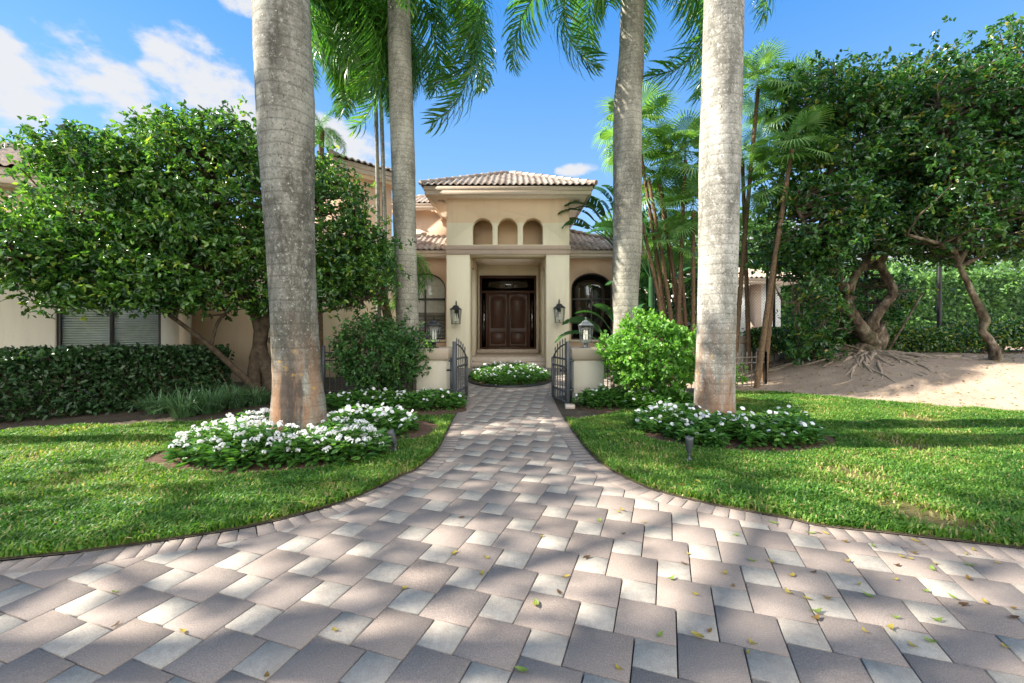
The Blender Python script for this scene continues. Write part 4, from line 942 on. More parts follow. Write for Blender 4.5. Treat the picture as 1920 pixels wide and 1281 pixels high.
def iron_fence(p, q_, n, label, z=1.0, base=0.0, mat=M_iron):
    p, q_ = Vector(p), Vector(q_); e = empty('iron_fence', (p.x, p.y, 0), 0, label, 'fence', 'black iron picket fences'); M = frame((p.x, p.y, 0), q_ - p); L_ = (q_ - p).length
    mb = MB()
    for zz in (base + .08, base + z * .72, base + z * .88): mb.box(0, L_, -.014, .014, zz - .014, zz + .014, M)
    mb.build('rail', mat, e)
    for i in range(n + 1):
        c = M @ Vector((L_ * i / n, 0, 0))
        if i in (0, n): m2 = MB(); m2.box(c.x - .03, c.x + .03, c.y - .03, c.y + .03, base, base + z + .03); m2.build('post', mat, e, False, .005)
        else: m2 = MB(); spear(m2, c.x, c.y, base + .02, base + z + .04, .009); m2.build('picket', mat, e)
iron_fence((-3.95, 9.3), (-1.86, 8.9), 15, 'dark iron picket fence behind the dark shrub, left of the left pillar')
iron_fence((1.79, 8.9), (4.0, 9.6), 16, 'dark iron picket fence behind the bright shrub, right of the right pillar')
M_fence = plain('weathered_fence', (.22, .19, .165), .6, .3).m
iron_fence((4.0, 9.6), (6.02, 10.55), 14, 'grey iron picket fence in front of the low white wall', .80, 0, M_fence)
iron_fence((6.02, 10.55), (6.75, 12.3), 12, 'grey iron picket fence returning towards the tan-capped wall', .80, 0, M_fence)
# ------------------------------------------------------------------ broad-leaved trees
def E_(px, py, Y, rx, ry, rz): p = at(px, py, Y); return (p.x, p.y, p.z, rx, ry, rz)
def W4(px, py, Y, r): p = at(px, py, Y); return (p.x, p.y, p.z, r)
# left tree
t1 = empty('broadleaf_tree', (-4.95, 8.6, 0), 0, 'wide glossy-leaved tree spreading over the hedge on the left', 'tree', 'broad-leaved trees')
mb = MB(); pts = []
pts.append(limb(mb, [(-4.55, 8.55, -.05, .17), W4(505, 700, 8.55, .14), W4(488, 650, 8.5, .12), W4(500, 590, 8.4, .10), W4(520, 500, 8.3, .07), W4(560, 400, 8.2, .035)]))
pts.append(limb(mb, [(-4.95, 8.55, -.05, .15), W4(478, 690, 8.5, .12), W4(484, 610, 8.4, .09), W4(430, 530, 8.1, .07), W4(330, 470, 7.8, .05), W4(240, 400, 7.6, .03)]))
pts.append(limb(mb, [(-4.6, 8.5, -.05, .12), W4(470, 720, 8.4, .07), W4(400, 655, 8.0, .045), W4(330, 600, 7.7, .035), W4(250, 545, 7.5, .02)]))
pts.append(limb(mb, [W4(395, 650, 8.0, .03), W4(415, 595, 8.0, .024), W4(470, 560, 8.0, .012)]))
pts.append(limb(mb, [W4(484, 610, 8.4, .08), W4(430, 470, 8.2, .06), W4(400, 360, 8.0, .045), W4(380, 260, 7.9, .02)]))
pts.append(limb(mb, [W4(400, 480, 8.1, .05), W4(280, 440, 7.6, .04), W4(150, 450, 7.2, .03), W4(40, 480, 6.9, .018)]))
pts.append(limb(mb, [W4(510, 560, 8.4, .07), W4(600, 520, 8.5, .045), W4(680, 470, 8.6, .02)]))
pts.append(limb(mb, [W4(505, 640, 8.5, .06), W4(590, 590, 8.5, .03), W4(650, 575, 8.5, .02), W4(690, 560, 8.5, .01)]))
pts.append(limb(mb, [W4(330, 470, 7.8, .04), W4(250, 340, 7.6, .03), W4(170, 270, 7.5, .012)]))
e1 = [E_(385, 390, 8.0, 1.7, 1.3, 1.45), E_(215, 415, 7.5, 1.35, 1.1, 1.35), E_(590, 430, 8.4, 1.05, 1.1, 1.55), E_(45, 480, 7.0, 1.0, .9, .85),
      E_(170, 300, 7.4, .95, .8, .42), E_(400, 268, 8.0, 1.2, .9, .42), E_(680, 490, 8.5, .62, .7, .85), E_(260, 560, 7.5, 1.1, .8, .42), E_(560, 560, 8.4, 1.0, .7, .38), E_(450, 590, 8.2, .8, .6, .3), E_(330, 490, 7.6, 1.6, .9, .9)]
C = clusters(e1, 3300, .5, .05); C = C[vnoise(C[:, 0] * 1.3, C[:, 2] * 1.8, 2.6, 35) > -.45]
pl = C.copy(); keep = ~((C[:, 2] < 1.75) | (C[:, 2] > 5.35)); C = C[keep]
twigs(mb, np.concatenate(pts), C, .40)
mb.build('trunk', M_bark_dark, t1, True)
canopy('crown', t1, C, 24, .090, .048, L_ficus, (.15, .15, .085), .7)
# right trees on the mound
t2 = empty('broadleaf_tree', (8.95, 11.2, .66), 0, 'gnarled multi-stemmed tree with exposed roots on the dirt mound', 'tree', 'broad-leaved trees')
mb = MB(); pts = []
Z0 = .62
pts.append(limb(mb, [(8.95, 11.2, .5, .38), (8.93, 11.2, .8, .30), W4(1645, 635, 11.2, .24), W4(1638, 612, 11.1, .20)], 12))
pts.append(limb(mb, [W4(1638, 645, 11.15, .20), W4(1612, 610, 11.0, .15), W4(1592, 572, 10.9, .115), W4(1602, 520, 10.8, .09), W4(1650, 470, 10.7, .09), W4(1700, 420, 10.5, .06), W4(1760, 330, 10.4, .03)]))
pts.append(limb(mb, [W4(1645, 645, 11.2, .20), W4(1634, 610, 11.1, .15), W4(1652, 578, 11.0, .12), W4(1674, 545, 11.0, .105), W4(1652, 495, 11.0, .09), W4(1680, 440, 10.9, .09), W4(1700, 340, 10.8, .07), W4(1690, 220, 10.8, .04)]))
pts.append(limb(mb, [W4(1596, 560, 10.9, .12), W4(1560, 500, 10.6, .08), W4(1520, 440, 10.3, .06), W4(1490, 380, 10.2, .03)]))
pts.append(limb(mb, [W4(1600, 590, 11.0, .10), W4(1540, 560, 10.6, .05), W4(1470, 570, 10.4, .025)]))
pts.append(limb(mb, [W4(1650, 485, 11, .10), W4(1600, 440, 10.8, .07), W4(1560, 340, 10.6, .05), W4(1560, 230, 10.6, .03)]))
limb(mb, [(9.2, 11.0, .6, .03), W4(1700, 600, 11.0, .026), W4(1730, 550, 11.0, .02)])
e2 = [E_(1600, 300, 10.6, 1.75, 1.5, 2.0), E_(1720, 240, 10.8, 1.7, 1.5, 1.75), E_(1530, 420, 10.2, 1.15, 1.2, 1.1), E_(1560, 190, 10.6, 1.05, 1.1, .9), E_(1650, 430, 10.3, 1.7, 1.2, .55),
      E_(1555, 540, 10.2, .85, .8, .62), E_(1525, 610, 10.6, .45, .45, .4), E_(1540, 650, 11.0, .8, .5, .38), E_(1500, 480, 10.6, .7, .9, .6), E_(1590, 470, 11.9, 1.2, .5, .7), E_(1640, 560, 12.1, 1.3, .35, .7), E_(1560, 600, 11.9, .9, .4, .5)]
C = clusters(e2, 3000, .6, .05); C = C[(C[:, 2] > .55) & (vnoise(C[:, 0] * 1.3, C[:, 2] * 1.6, 2.2, 31) > -.42)]
holes_ = ((C[:, 0] / C[:, 1] * F + 960 > 1575) & (H - 0 + 0 * C[:, 2] > 0) & (HY - (C[:, 2] - H) * F / C[:, 1] > 478) & (HY - (C[:, 2] - H) * F / C[:, 1] < 690)); C = C[~(holes_ & (C[:, 1] < 11.5))]
twigs(mb, np.concatenate(pts), C, .40, .022)
mb.build('trunk', M_bark, t2, True); mb = MB()
for i in range(46):      # surface roots creeping down the mound
    a = R(150 + 200 * i / 46 + rng.normal() * 6); r0 = .25; ln = 1.0 + 1.5 * rng.random(); P = []; aa = a; x, y = 8.95 + r0 * math.cos(a), 11.15 + r0 * math.sin(a)
    for k in range(9):
        z = float(mound_h(np.array(x), np.array(y))) + .014; P.append((x, y, z + .022 * math.sin(k * 1.3 + i), .05 * (1 - k / 9) ** .8 * (.5 + .8 * rng.random()) + .006)); aa += rng.normal() * .22; x += math.cos(aa) * ln / 8; y += math.sin(aa) * ln / 8
    limb(mb, P, 6, 3)
mb.build('roots', M_root, t2, True)
canopy('crown', t2, C, 22, .11, .06, L_ficus2, (.20, .20, .09), .8)
t3 = empty('broadleaf_tree', (10.2, 9.6, .6), 0, 'leaning thin-trunked tree at the right edge of the dirt mound', 'tree', 'broad-leaved trees')
mb = MB(); pts = []
pts.append(limb(mb, [(10.6, 9.7, .45, .16), W4(1862, 650, 9.6, .095), W4(1842, 620, 9.6, .075), W4(1846, 598, 9.6, .085), W4(1822, 548, 9.5, .06), W4(1800, 500, 9.4, .05), W4(1782, 465, 9.3, .04), W4(1700, 440, 9.2, .03)]))
pts.append(limb(mb, [W4(1795, 500, 9.4, .06), W4(1840, 400, 9.4, .05), W4(1880, 280, 9.4, .035), W4(1900, 150, 9.4, .02)]))
pts.append(limb(mb, [W4(1800, 470, 9.4, .05), W4(1780, 330, 9.3, .04), W4(1760, 200, 9.3, .02)]))
pts.append(limb(mb, [W4(1800, 500, 9.4, .045), W4(1880, 460, 9.6, .04), W4(1960, 420, 9.8, .025)]))
e3 = [E_(1800, 270, 9.5, 1.5, 1.4, 1.75), E_(1900, 200, 9.4, 1.3, 1.3, 1.75), E_(1985, 260, 9.6, 1.5, 1.5, 2.2), E_(1850, 425, 9.6, 1.9, 1.4, .66), E_(1800, 460, 9.9, 1.2, .8, .4), E_(1990, 430, 9.8, 1.1, 1.2, .7), E_(1740, 330, 9.4, .9, 1.1, .9)]
C = clusters(e3, 2300, .6, .05); C = C[vnoise(C[:, 0] * 1.3, C[:, 2] * 1.6, 2.2, 33) > -.42]
py_ = HY - (C[:, 2] - H) * F / C[:, 1]; C = C[(py_ < 505)]
twigs(mb, np.concatenate(pts), C, .40, .022); mb.build('trunk', M_bark, t3, True)
canopy('crown', t3, C, 22, .105, .058, L_ficus2, (.19, .19, .09), .8)
# trees beyond the left edge of the picture that dapple the drive
def shade_tree(x, y, z, rx, ry, rz, n, label, seed):
    e = empty('shade_tree', (x, y, 0), 0, label, 'tree', 'shade trees outside the picture'); mb = MB(); pts = [limb(mb, [(x, y, -.05, .28), (x + .1, y, z * .35, .22), (x, y + .1, z * .7, .16), (x + .2, y, z + rz * .5, .05)])]
    for k in range(9):
        a = k * 2.4; zz = z - rz * .5 + rz * .12 * k; pts.append(limb(mb, [(x, y, zz - 1.2, .10), (x + rx * .5 * math.cos(a), y + ry * .5 * math.sin(a), zz, .06), (x + rx * .9 * math.cos(a), y + ry * .9 * math.sin(a), zz + .5, .02)]))
    C = clusters([(x, y, z, rx, ry, rz)], n, .3, .05); C = C[vnoise(C[:, 1] * 1.1, C[:, 2] + C[:, 0] * .7, 1.25, seed) > -.07]
    twigs(mb, np.concatenate(pts), C, .3); mb.build('trunk', M_bark, e, True); canopy('crown', e, C, 16, .17, .10, L_ficus2, (.3, .3, .16), .6)
shade_tree(-13.5, 1.6, 10.2, 3.2, 3.4, 4.6, 900, 'tall broad-leaved tree outside the picture to the left, nearer the road', 5)
shade_tree(-12.6, 5.3, 9.6, 1.7, 1.15, 2.9, 260, 'narrow broad-leaved tree outside the picture to the left, beside the long wing', 6)

# ------------------------------------------------------------------ hedges and shrubs
def prism_points(poly, z0, z1, n, shell=.25, taper=0):
    P = np.array(poly); lo, hi = P.min(0), P.max(0); out = []
    pts = lo + (hi - lo) * rng.random((n * 4, 2)); z = z0 + (z1 - z0) * rng.random(n * 4)
    k = shrink(poly, pts, 0); near = ~shrink(poly, pts, shell); top = z > z1 - shell
    k &= near | top; return np.c_[pts[k], z[k]][:n]
# left hedge: parallel to the long wall
hp = [(-6.1, 7.55), (-5.35, 8.1), (-5.6, 8.9), (-7.2, 8.6), (-12.5, 5.7), (-12.0, 4.1), (-9.4, 5.35), (-7.5, 6.5)]
hd = empty('clipped_hedge', (-7.5, 7, 0), 0, 'long dark clipped hedge under the left tree in front of the wall', 'hedge')
P = prism_points(hp, .03, 1.06, 34000, .28); k = np.abs(P[:, 0]) < 1.25 * P[:, 1] + .4; P = P[k]; P[:, 2] += .05 * vnoise(P[:, 0], P[:, 1], 4, 2) * (P[:, 2] > .8)
n = len(P); leaf_obj('foliage', P, unit(rng.normal(size=(n, 3)) + (.2, -.7, .3)), unit(rng.normal(size=(n, 3)) * .5 + (0, -.5, .7)), .085 * (.7 + .6 * rng.random(n)), .052, L_hedge, hd, tone=np.clip(rng.normal(.35, .22, n), 0, 1))
mb = MB()
for i in range(130):
    p = P[rng.integers(n)]; b = (p[0] + rng.normal() * .1, p[1] + .3, 0); mb.tube([b, ((b[0] + p[0]) / 2, (b[1] + p[1]) / 2, p[2] * .6), tuple(p)], [.012, .009, .004], 4, False)
mb.build('stems', M_bark, hd)
core = MB(); cp = pinset(hp, .3 if area(hp) > 0 else -.3)
for i in range(len(cp)): pass
def shrub(name, cx, cy, zc, rx, ry, rz, n, L, Wd, mat, label, cat='shrub', stems=9, per=16, zmin=.12, group=None, up=.6, spread=.09, seed=0, tops=0):
    e = empty(name, (cx, cy, 0), 0, label, cat, group); C = clusters([(cx, cy, zc, rx, ry, rz)], n, .62, .05)
    if tops:
        T = rand_dir(tops); T[:, 2] = np.abs(T[:, 2]); C = np.concatenate([C, np.array((cx, cy, zc)) + T * np.array((rx, ry, rz)) * 1.13])
    C = C[C[:, 2] > zmin]; canopy('foliage', e, C, per, L, Wd, mat, (spread, spread, spread * .7), up, centre=np.array((cx, cy, zc - rz * .4)))
    mb = MB(); pts = []
    for i in range(stems):
        a = i * 2.4; r = .3 + .5 * rng.random(); pts.append(limb(mb, [(cx + .06 * math.cos(a), cy + .06 * math.sin(a), -.02, .028), (cx + rx * .25 * math.cos(a), cy + ry * .25 * math.sin(a), zc * .45, .02), (cx + rx * r * math.cos(a), cy + ry * r * math.sin(a), zc + rz * .4, .008)], 5, 4))
    twigs(mb, np.concatenate(pts), C, .3, .008); mb.build('stems', M_bark, e); return e
p = at(712, 668, 8.2); shrub('shrub', p.x, 8.2, .90, .80, .62, .70, 620, .075, .042, L_shrub, 'rounded dark green shrub left of the left gate pillar', group='rounded shrubs flanking the gate', tops=30)
p = at(1224, 668, 7.9); shrub('shrub', p.x, 7.9, .93, .80, .68, .68, 680, .075, .06, L_bright, 'rounded bright green shrub right of the right gate pillar', group='rounded shrubs flanking the gate', tops=30)
p = at(1398, 690, 9.4); shrub('shrub', p.x - .12, 9.95, .30, .30, .2, .27, 60, .09, .05, L_bright, 'small yellow-green shrub behind the iron fence beside the right palm', per=10, stems=5)
p = at(1180, 660, 12.6); shrub('shrub', p.x, 12.6, .5, .95, .5, .62, 220, .08, .05, L_shrub, 'low green hedge plants under the right arched window')
p = at(835, 690, 11.2); shrub('shrub', -2.35, 11.6, .5, .55, .5, .55, 140, .08, .05, L_bright, 'yellow-green shrub behind the left gate pillar under the arched window')
# low hedge behind the mound
e = empty('low_hedge', (11, 12.3, .6), 0, 'low leafy hedge with bare stems along the court fence', 'hedge')
P = np.c_[6.6 + 11 * rng.random(30000), 12.3 + .30 * rng.normal(size=30000), .70 + .66 * rng.random(30000) ** .8]; P[:, 2] += .06 * vnoise(P[:, 0], P[:, 1], 3, 5) + .25 * (P[:, 0] > 12.5) * rng.random(30000); n = len(P)
leaf_obj('foliage', P, rand_dir(n), unit(rng.normal(size=(n, 3)) * .5 + (0, 0, .7)), .085, .05, L_ficus2, e)
mb = MB()
for i in range(150):
    x = 6.8 + 10.5 * rng.random(); y = 12.2 + .15 * rng.normal(); z = float(mound_h(np.array(x), np.array(y))) - .02
    limb(mb, [(x, y, z, .016), (x + .15 * rng.normal(), y, z + .2, .012), (x + .3 * rng.normal(), y + .1 * rng.normal(), 1.1, .006)], 4, 3)
mb.build('stems', M_bark, e)
# far greenery beyond the court
def far_mass(name, label, x0, x1, Y, z0, z1, n, L, kind_cat, seed, thick=1.2, mat=L_far):
    e = empty(name, ((x0 + x1) / 2, Y, 0), 0, label, kind_cat); P = np.c_[x0 + (x1 - x0) * rng.random(n), Y + thick * rng.random(n), z0 + (z1 - z0) * rng.random(n)]
    top = z1 * (1 + .10 * vnoise(P[:, 0], 0 * P[:, 0], .8, seed) + .05 * vnoise(P[:, 0], 0 * P[:, 0], 3, seed + 1)); P[:, 2] = z0 + (P[:, 2] - z0) / (z1 - z0) * (top - z0); P[:, 1] += .5 * vnoise(P[:, 0], P[:, 2], 2.2, seed + 2)
    leaf_obj('foliage', P, rand_dir(n), unit(rng.normal(size=(n, 3)) * .6 + (0, -.5, .7)), L * (.7 + .6 * rng.random(n)), L * .6, mat, e); return e
far_mass('tall_hedge', 'tall green hedge standing far behind the court fence', 13, 46, 23.5, 0, 4.3, 42000, .24, 'hedge', 3)
far_mass('tree_line', 'distant tree line above the tall hedge at the right', 30, 75, 48, 0, 8.5, 12000, .6, 'trees', 7, 4)
far_mass('tree_line', 'distant tree line glimpsed between the fan palms and the mound tree', 12, 34, 44, 0, 7.2, 9000, .6, 'trees', 9, 4)
# liriope tufts
def tuft(x, y, n, L, label):
    a = rng.random(n) * 6.283; r = .16 * np.sqrt(rng.random(n)); P = np.c_[x + r * np.cos(a), y + r * np.sin(a), np.full(n, .0)]; a2 = a + rng.normal(size=n) * .5
    h = L * (.7 + .5 * rng.random(n)); ou = (.35 + .85 * rng.random(n)); w = .0095; V = []; s = np.c_[-np.sin(a2), np.cos(a2), 0 * a2] * w
    for t in (0, .35, .7, 1.0):
        c = P + np.c_[np.cos(a2) * h * ou * t ** 1.3, np.sin(a2) * h * ou * t ** 1.3, h * (1.15 * t - .75 * ou * t ** 2.3)]; k = (1 - .85 * t ** 2); V += [c + s * k, c - s * k]
    V = np.stack(V, 1).reshape(-1, 3); i = np.arange(n)[:, None] * 8
    o = mesh_np('strap_leaf_plant', V, [np.concatenate([i + [0, 1, 3, 2], i + [2, 3, 5, 4], i + [4, 5, 7, 6]])], L_lirio, None, True, np.tile(rng.random(n), 3)); tag(o, label, 'plant', 'strap-leaved clumps under the left tree')
for k, (px, py, s) in enumerate([(300, 775, .36), (345, 782, .45), (395, 775, .5), (440, 765, .42), (480, 760, .36)]):
    x, y = g(px, py); tuft(x, y, 190, s * 1.15, ['small strap-leaved clump at the right end of the dark hedge, leftmost of the five', 'strap-leaved clump second from the left under the left tree', 'tallest strap-leaved clump, in the middle of the row under the left tree', 'strap-leaved clump second from the right, at the foot of the left tree', 'strap-leaved clump closest to the thick left palm trunk'][k])

# ------------------------------------------------------------------ flower beds
def flower_bed(label, ells, n, hgt, fl, kind='impatiens', L=.062, avoid=(), dens=1.0, heads=False):
    """plants filling the ellipses; each plant a dome of leaves, flowers on top"""
    e = empty('flower_bed', (ells[0][0], ells[0][1], 0), 0, label, 'flower bed', 'white flower beds', 'stuff'); Q = []
    for (cx, cy, rx, ry) in ells:
        k = int(n * rx * ry / sum(a[2] * a[3] for a in ells)); a = rng.random(k) * 6.283; r = np.sqrt(rng.random(k)); Q.append(np.c_[cx + rx * r * np.cos(a), cy + ry * r * np.sin(a), np.minimum(1, 2.2 * (1.06 - r))])
    Q = np.concatenate(Q)
    for (ax, ay, ar) in avoid: Q = Q[(Q[:, 0] - ax) ** 2 + (Q[:, 1] - ay) ** 2 > ar ** 2]
    zt = hgt * (.50 + .5 * Q[:, 2]) * (1 + .22 * vnoise(Q[:, 0], Q[:, 1], 9, 3)) * (.8 + .3 * rng.random(len(Q))); per = 14; idx = np.repeat(np.arange(len(Q)), per); m = len(idx)
    a = rng.random(m) * 6.283; lv = rng.random(m) ** .6; rr = .035 + .045 * rng.random(m)
    D = unit(np.c_[np.cos(a), np.sin(a), .15 + .5 * lv - .35 * (1 - lv)]); P = np.c_[Q[idx, 0] + D[:, 0] * rr * .6, Q[idx, 1] + D[:, 1] * rr * .6, zt[idx] * (.12 + .83 * lv)]
    leaf_obj('foliage', P, D, unit(rng.normal(size=(m, 3)) * .35 + (0, 0, 1.)), L * (.7 + .6 * rng.random(m)), L * .48, L_bed, e, .12, .25, np.clip(rng.normal(.35, .2, m) + .25 * (lv - .5), 0, 1))
    # blossoms
    k = int(fl); s = rng.integers(len(Q), size=k); c = np.c_[Q[s, :2] + rng.normal(size=(k, 2)) * .03, zt[s] * 1.0 + .025 + .02 * rng.random(k)]; side = rng.random(k) < .25; c[side, 2] *= .75
    if heads:
        np_, R0 = 16, .030; ii = np.repeat(np.arange(k), np_); d = rand_dir(len(ii)); d[:, 2] = np.abs(d[:, 2]); P = c[ii] + d * R0 * .75 * np.array((1, 1, .7)); leaf_obj('blossoms', P, unit(np.cross(d, rand_dir(len(ii)))), d, .026, .022, L_petal, e, .1, 0)
    else:
        np_ = 5; ii = np.repeat(np.arange(k), np_); j = np.tile(np.arange(np_), k); nn = unit(rng.normal(size=(k, 3)) * .35 + (0, -.45, .8)); u = unit(np.cross(nn, rand_dir(k))); v = np.cross(nn, u); th = j / 5 * 6.283
        D = u[ii] * np.cos(th)[:, None] + v[ii] * np.sin(th)[:, None]; sz = .030 * (.8 + .4 * rng.random(k))[ii]; leaf_obj('blossoms', c[ii], D, nn[ii] + 1e-3, sz, sz * 1.15, L_petal, e, .05, .1)
    return e
px4 = (3.2, 6.3, .42)
pxL = ((557 - 960) / F * 5.3, 5.3, .42)
flower_bed('front bed of white pentas around the foot of the thick left palm', [(-2.75, 5.0, .98, .58), (-3.0, 5.4, .7, .55), (-1.9, 4.95, .45, .40)], 640, .35, 430, heads=True, L=.095, avoid=[pxL])
flower_bed('white impatiens bed behind and right of the thick left palm', [(-1.95, 6.05, .62, .62)], 260, .30, 130, L=.085, avoid=[pxL])
flower_bed('white impatiens bed at the foot of the left gate pillar and dark shrub', [(-1.45, 7.85, .62, .42), (-2.6, 7.7, .85, .40)], 330, .30, 80, L=.085)
flower_bed('white impatiens bed around the foot of the right palm', [(2.35, 6.2, .60, .58), (2.95, 5.6, .95, .42), (3.6, 6.0, .45, .42)], 620, .31, 190, L=.085, avoid=[px4])
flower_bed('leafy white-flowered bed below the bright shrub by the right gate pillar', [(1.75, 7.9, .6, .35), (2.6, 7.75, .7, .45)], 330, .32, 50, L=.085)
flower_bed('round white impatiens planter bed in front of the entrance steps', [(-.06, 12.0, 1.02, 1.55)], 1300, .34, 170)
disk('mulch', -.06, 12.0, 1.12, 1.66, .004, M_mulch, 8)
a = np.linspace(0, 2 * np.pi, 80); mb = MB(); mb.tube([(-.06 + 1.14 * math.cos(t), 12.0 + 1.68 * math.sin(t), .02) for t in a], .035, 6, False); tag(mb.build('bed_edging', M_black, None, True), 'dark curved edging round the planter bed in front of the steps', 'edging')
# the side beds beyond the gates
for sx in (-1, 1):
    pass
# spotlights
def spot(px, py, Y, label, tilt, yaw):
    x = (px - 960) * Y / F; e = empty('garden_spotlight', (x, Y, 0), 0, label, 'spotlight', 'bullet spotlights in the lawn'); mb = MB(); mb.lathe((x, Y, 0), [(.030, 0), (.034, .03), (.034, .055), (.012, .07), (.012, .10), (.02, .115), (.001, .12)], 14); mb.build('stake', M_iron, e, True)
    M = Matrix.Translation((x, Y, .12)) @ Matrix.Rotation(yaw, 4, 'Z') @ Matrix.Rotation(tilt, 4, 'Y'); mb = MB(); mb.lathe((0, 0, 0), [(.001, -.02), (.022, 0), (.034, .05), (.042, .14), (.043, .17), (.036, .172), (.034, .15), (.001, .15)], 18)
    V = np.concatenate(mb.v); A = np.array(M); mb.v = [V @ A[:3, :3].T + A[:3, 3]]; mb.build('lamp_head', M_iron, e, True)
spot(741, 853, 5.05, 'dark bullet spotlight leaning beside the left flower bed', -.35, .2)
spot(1292, 868, 4.72, 'dark bullet spotlight standing upright in front of the right flower bed', .02, 0)

# ------------------------------------------------------------------ fan palms and paddle-leaved plants
def fan_mesh(name, seed, n=34, R_=.62):
    r = np.random.default_rng(seed); V = []; q = []; t3 = []; T = []
    th = np.linspace(-2.55, 2.55, n)
    for i, a in enumerate(th):
        ln = R_ * (1 - .12 * (abs(a) / 2.3) ** 2) * (.94 + .12 * r.random()); d = np.array((math.cos(a), math.sin(a), 0)); s = np.array((-d[1], d[0], 0)); w = ln * .45 * (4.6 / n) * .52; fz = .035
        mid = d * ln * .5; mid[2] = .10 * R_ * math.cos(a); tip = d * ln; tip[2] = -.10 * ln - .12 * ln * r.random()
        k = len(V); V += [(0, 0, 0), tuple(mid + s * w + (0, 0, fz * .3)), tuple(mid - s * w + (0, 0, fz * .3)), tuple(mid + (0, 0, -fz * .5)), tuple(d * ln * .78 + s * w * .55 + (0, 0, .0)), tuple(d * ln * .78 - s * w * .55), tuple(tip)]
        t3 += [(k, k + 1, k + 3), (k, k + 3, k + 2), (k + 4, k + 5, k + 6)]; q += [(k + 1, k + 4, k + 5, k + 2)]; T.append(np.clip(r.normal(.42, .15), 0, .9))
    mb = MB(); mb.add(V, [t3, q]); mb.t[3][-1] = np.repeat(T, 3); mb.t[4][-1] = np.array(T)
    mb.tube([(-.75, 0, -.10), (-.35, 0, .03), (0, 0, 0)], [.010, .008, .006], 5, False, .5)
    o = mb.build(name, L_fan); me = o.data; bpy.data.objects.remove(o); return me
FAN = [fan_mesh('fan_leaf', 40 + i) for i in range(3)]
def fan_palm(px0, px1, py1, Y, n, label, sc=1.0, r=.05, low=False, bend=0):
    b = at(px0, 640, Y); p = at(px1, py1, Y); e = empty('fan_palm', (b.x, Y, 0), 0, label, 'palm tree', 'fan palms in the clump on the right')
    c = resamp(curve([(b.x, Y, 0, r * 1.25), (b.x + (p.x - b.x) * .42 + bend, Y, p.z * .45, r), (p.x, Y, p.z, r * .85)], 8), .09); c[:, 3] *= 1 + .15 * rng.random(len(c)); fat_tube(c, 'trunk', M_fibre, e, 10)
    for i in range(n):
        a = i * 2.4 + rng.normal() * .2; el = R(78 - 125 * (i / n) ** .9 + rng.normal() * 7); o = bpy.data.objects.new('fan_leaf', FAN[i % 3]); COL.objects.link(o); o.parent = e
        d = Vector((math.cos(a) * math.cos(el), math.sin(a) * math.cos(el), math.sin(el))); ln = .62 * sc
        X = (d * .7 + Vector((0, 0, -.55 if el < .6 else .0)) + Vector((math.cos(a), math.sin(a), 0)) * .3).normalized(); Yv = Vector((0, 0, 1)).cross(X); Yv = Yv.normalized() if Yv.length > .1 else Vector((0, 1, 0)); Zv = X.cross(Yv)
        o.rotation_euler = Matrix((X, Yv, Zv)).transposed().to_euler(); s = sc * (.85 + .3 * rng.random()); o.scale = (s,) * 3; o.location = Vector((p.x, Y, p.z)) + d * ln - Vector((b.x, Y, 0))
for a in [(1262, 1195, 245, 12.4, 16, 'tallest fan palm of the clump, its crown behind the kinked royal palm', 1.2),
          (1268, 1285, 300, 12.0, 17, 'fan palm whose crown spreads just left of the thick right palm trunk', 1.2),
          (1285, 1240, 350, 12.8, 13, 'fan palm with a shadowed crown between the two right royal palms', 1.0),
          (1300, 1300, 395, 11.7, 13, 'short fan palm with a hairy brown stem close to the thick right palm trunk', 1.0),
          (1290, 1255, 455, 12.2, 12, 'lowest fan palm of the clump, behind the bright shrub', .9),
          (1375, 1422, 160, 11.4, 14, 'fan palm with a leaning dark stem, topmost of those right of the thick right trunk', .9),
          (1432, 1480, 200, 11.2, 14, 'fan palm with stiff upright leaves against the sky beside the mound tree', 1.0),
          (1432, 1470, 340, 10.7, 15, 'yellowing fan palm drooping in front of the mound tree', 1.1),
          (1405, 1392, 300, 12.2, 11, 'half-hidden fan palm just behind the right edge of the thick right trunk', .9),
          (1418, 1485, 280, 10.1, 11, 'fan palm with one long upright leaf touching the mound tree', .9)]: fan_palm(*a)
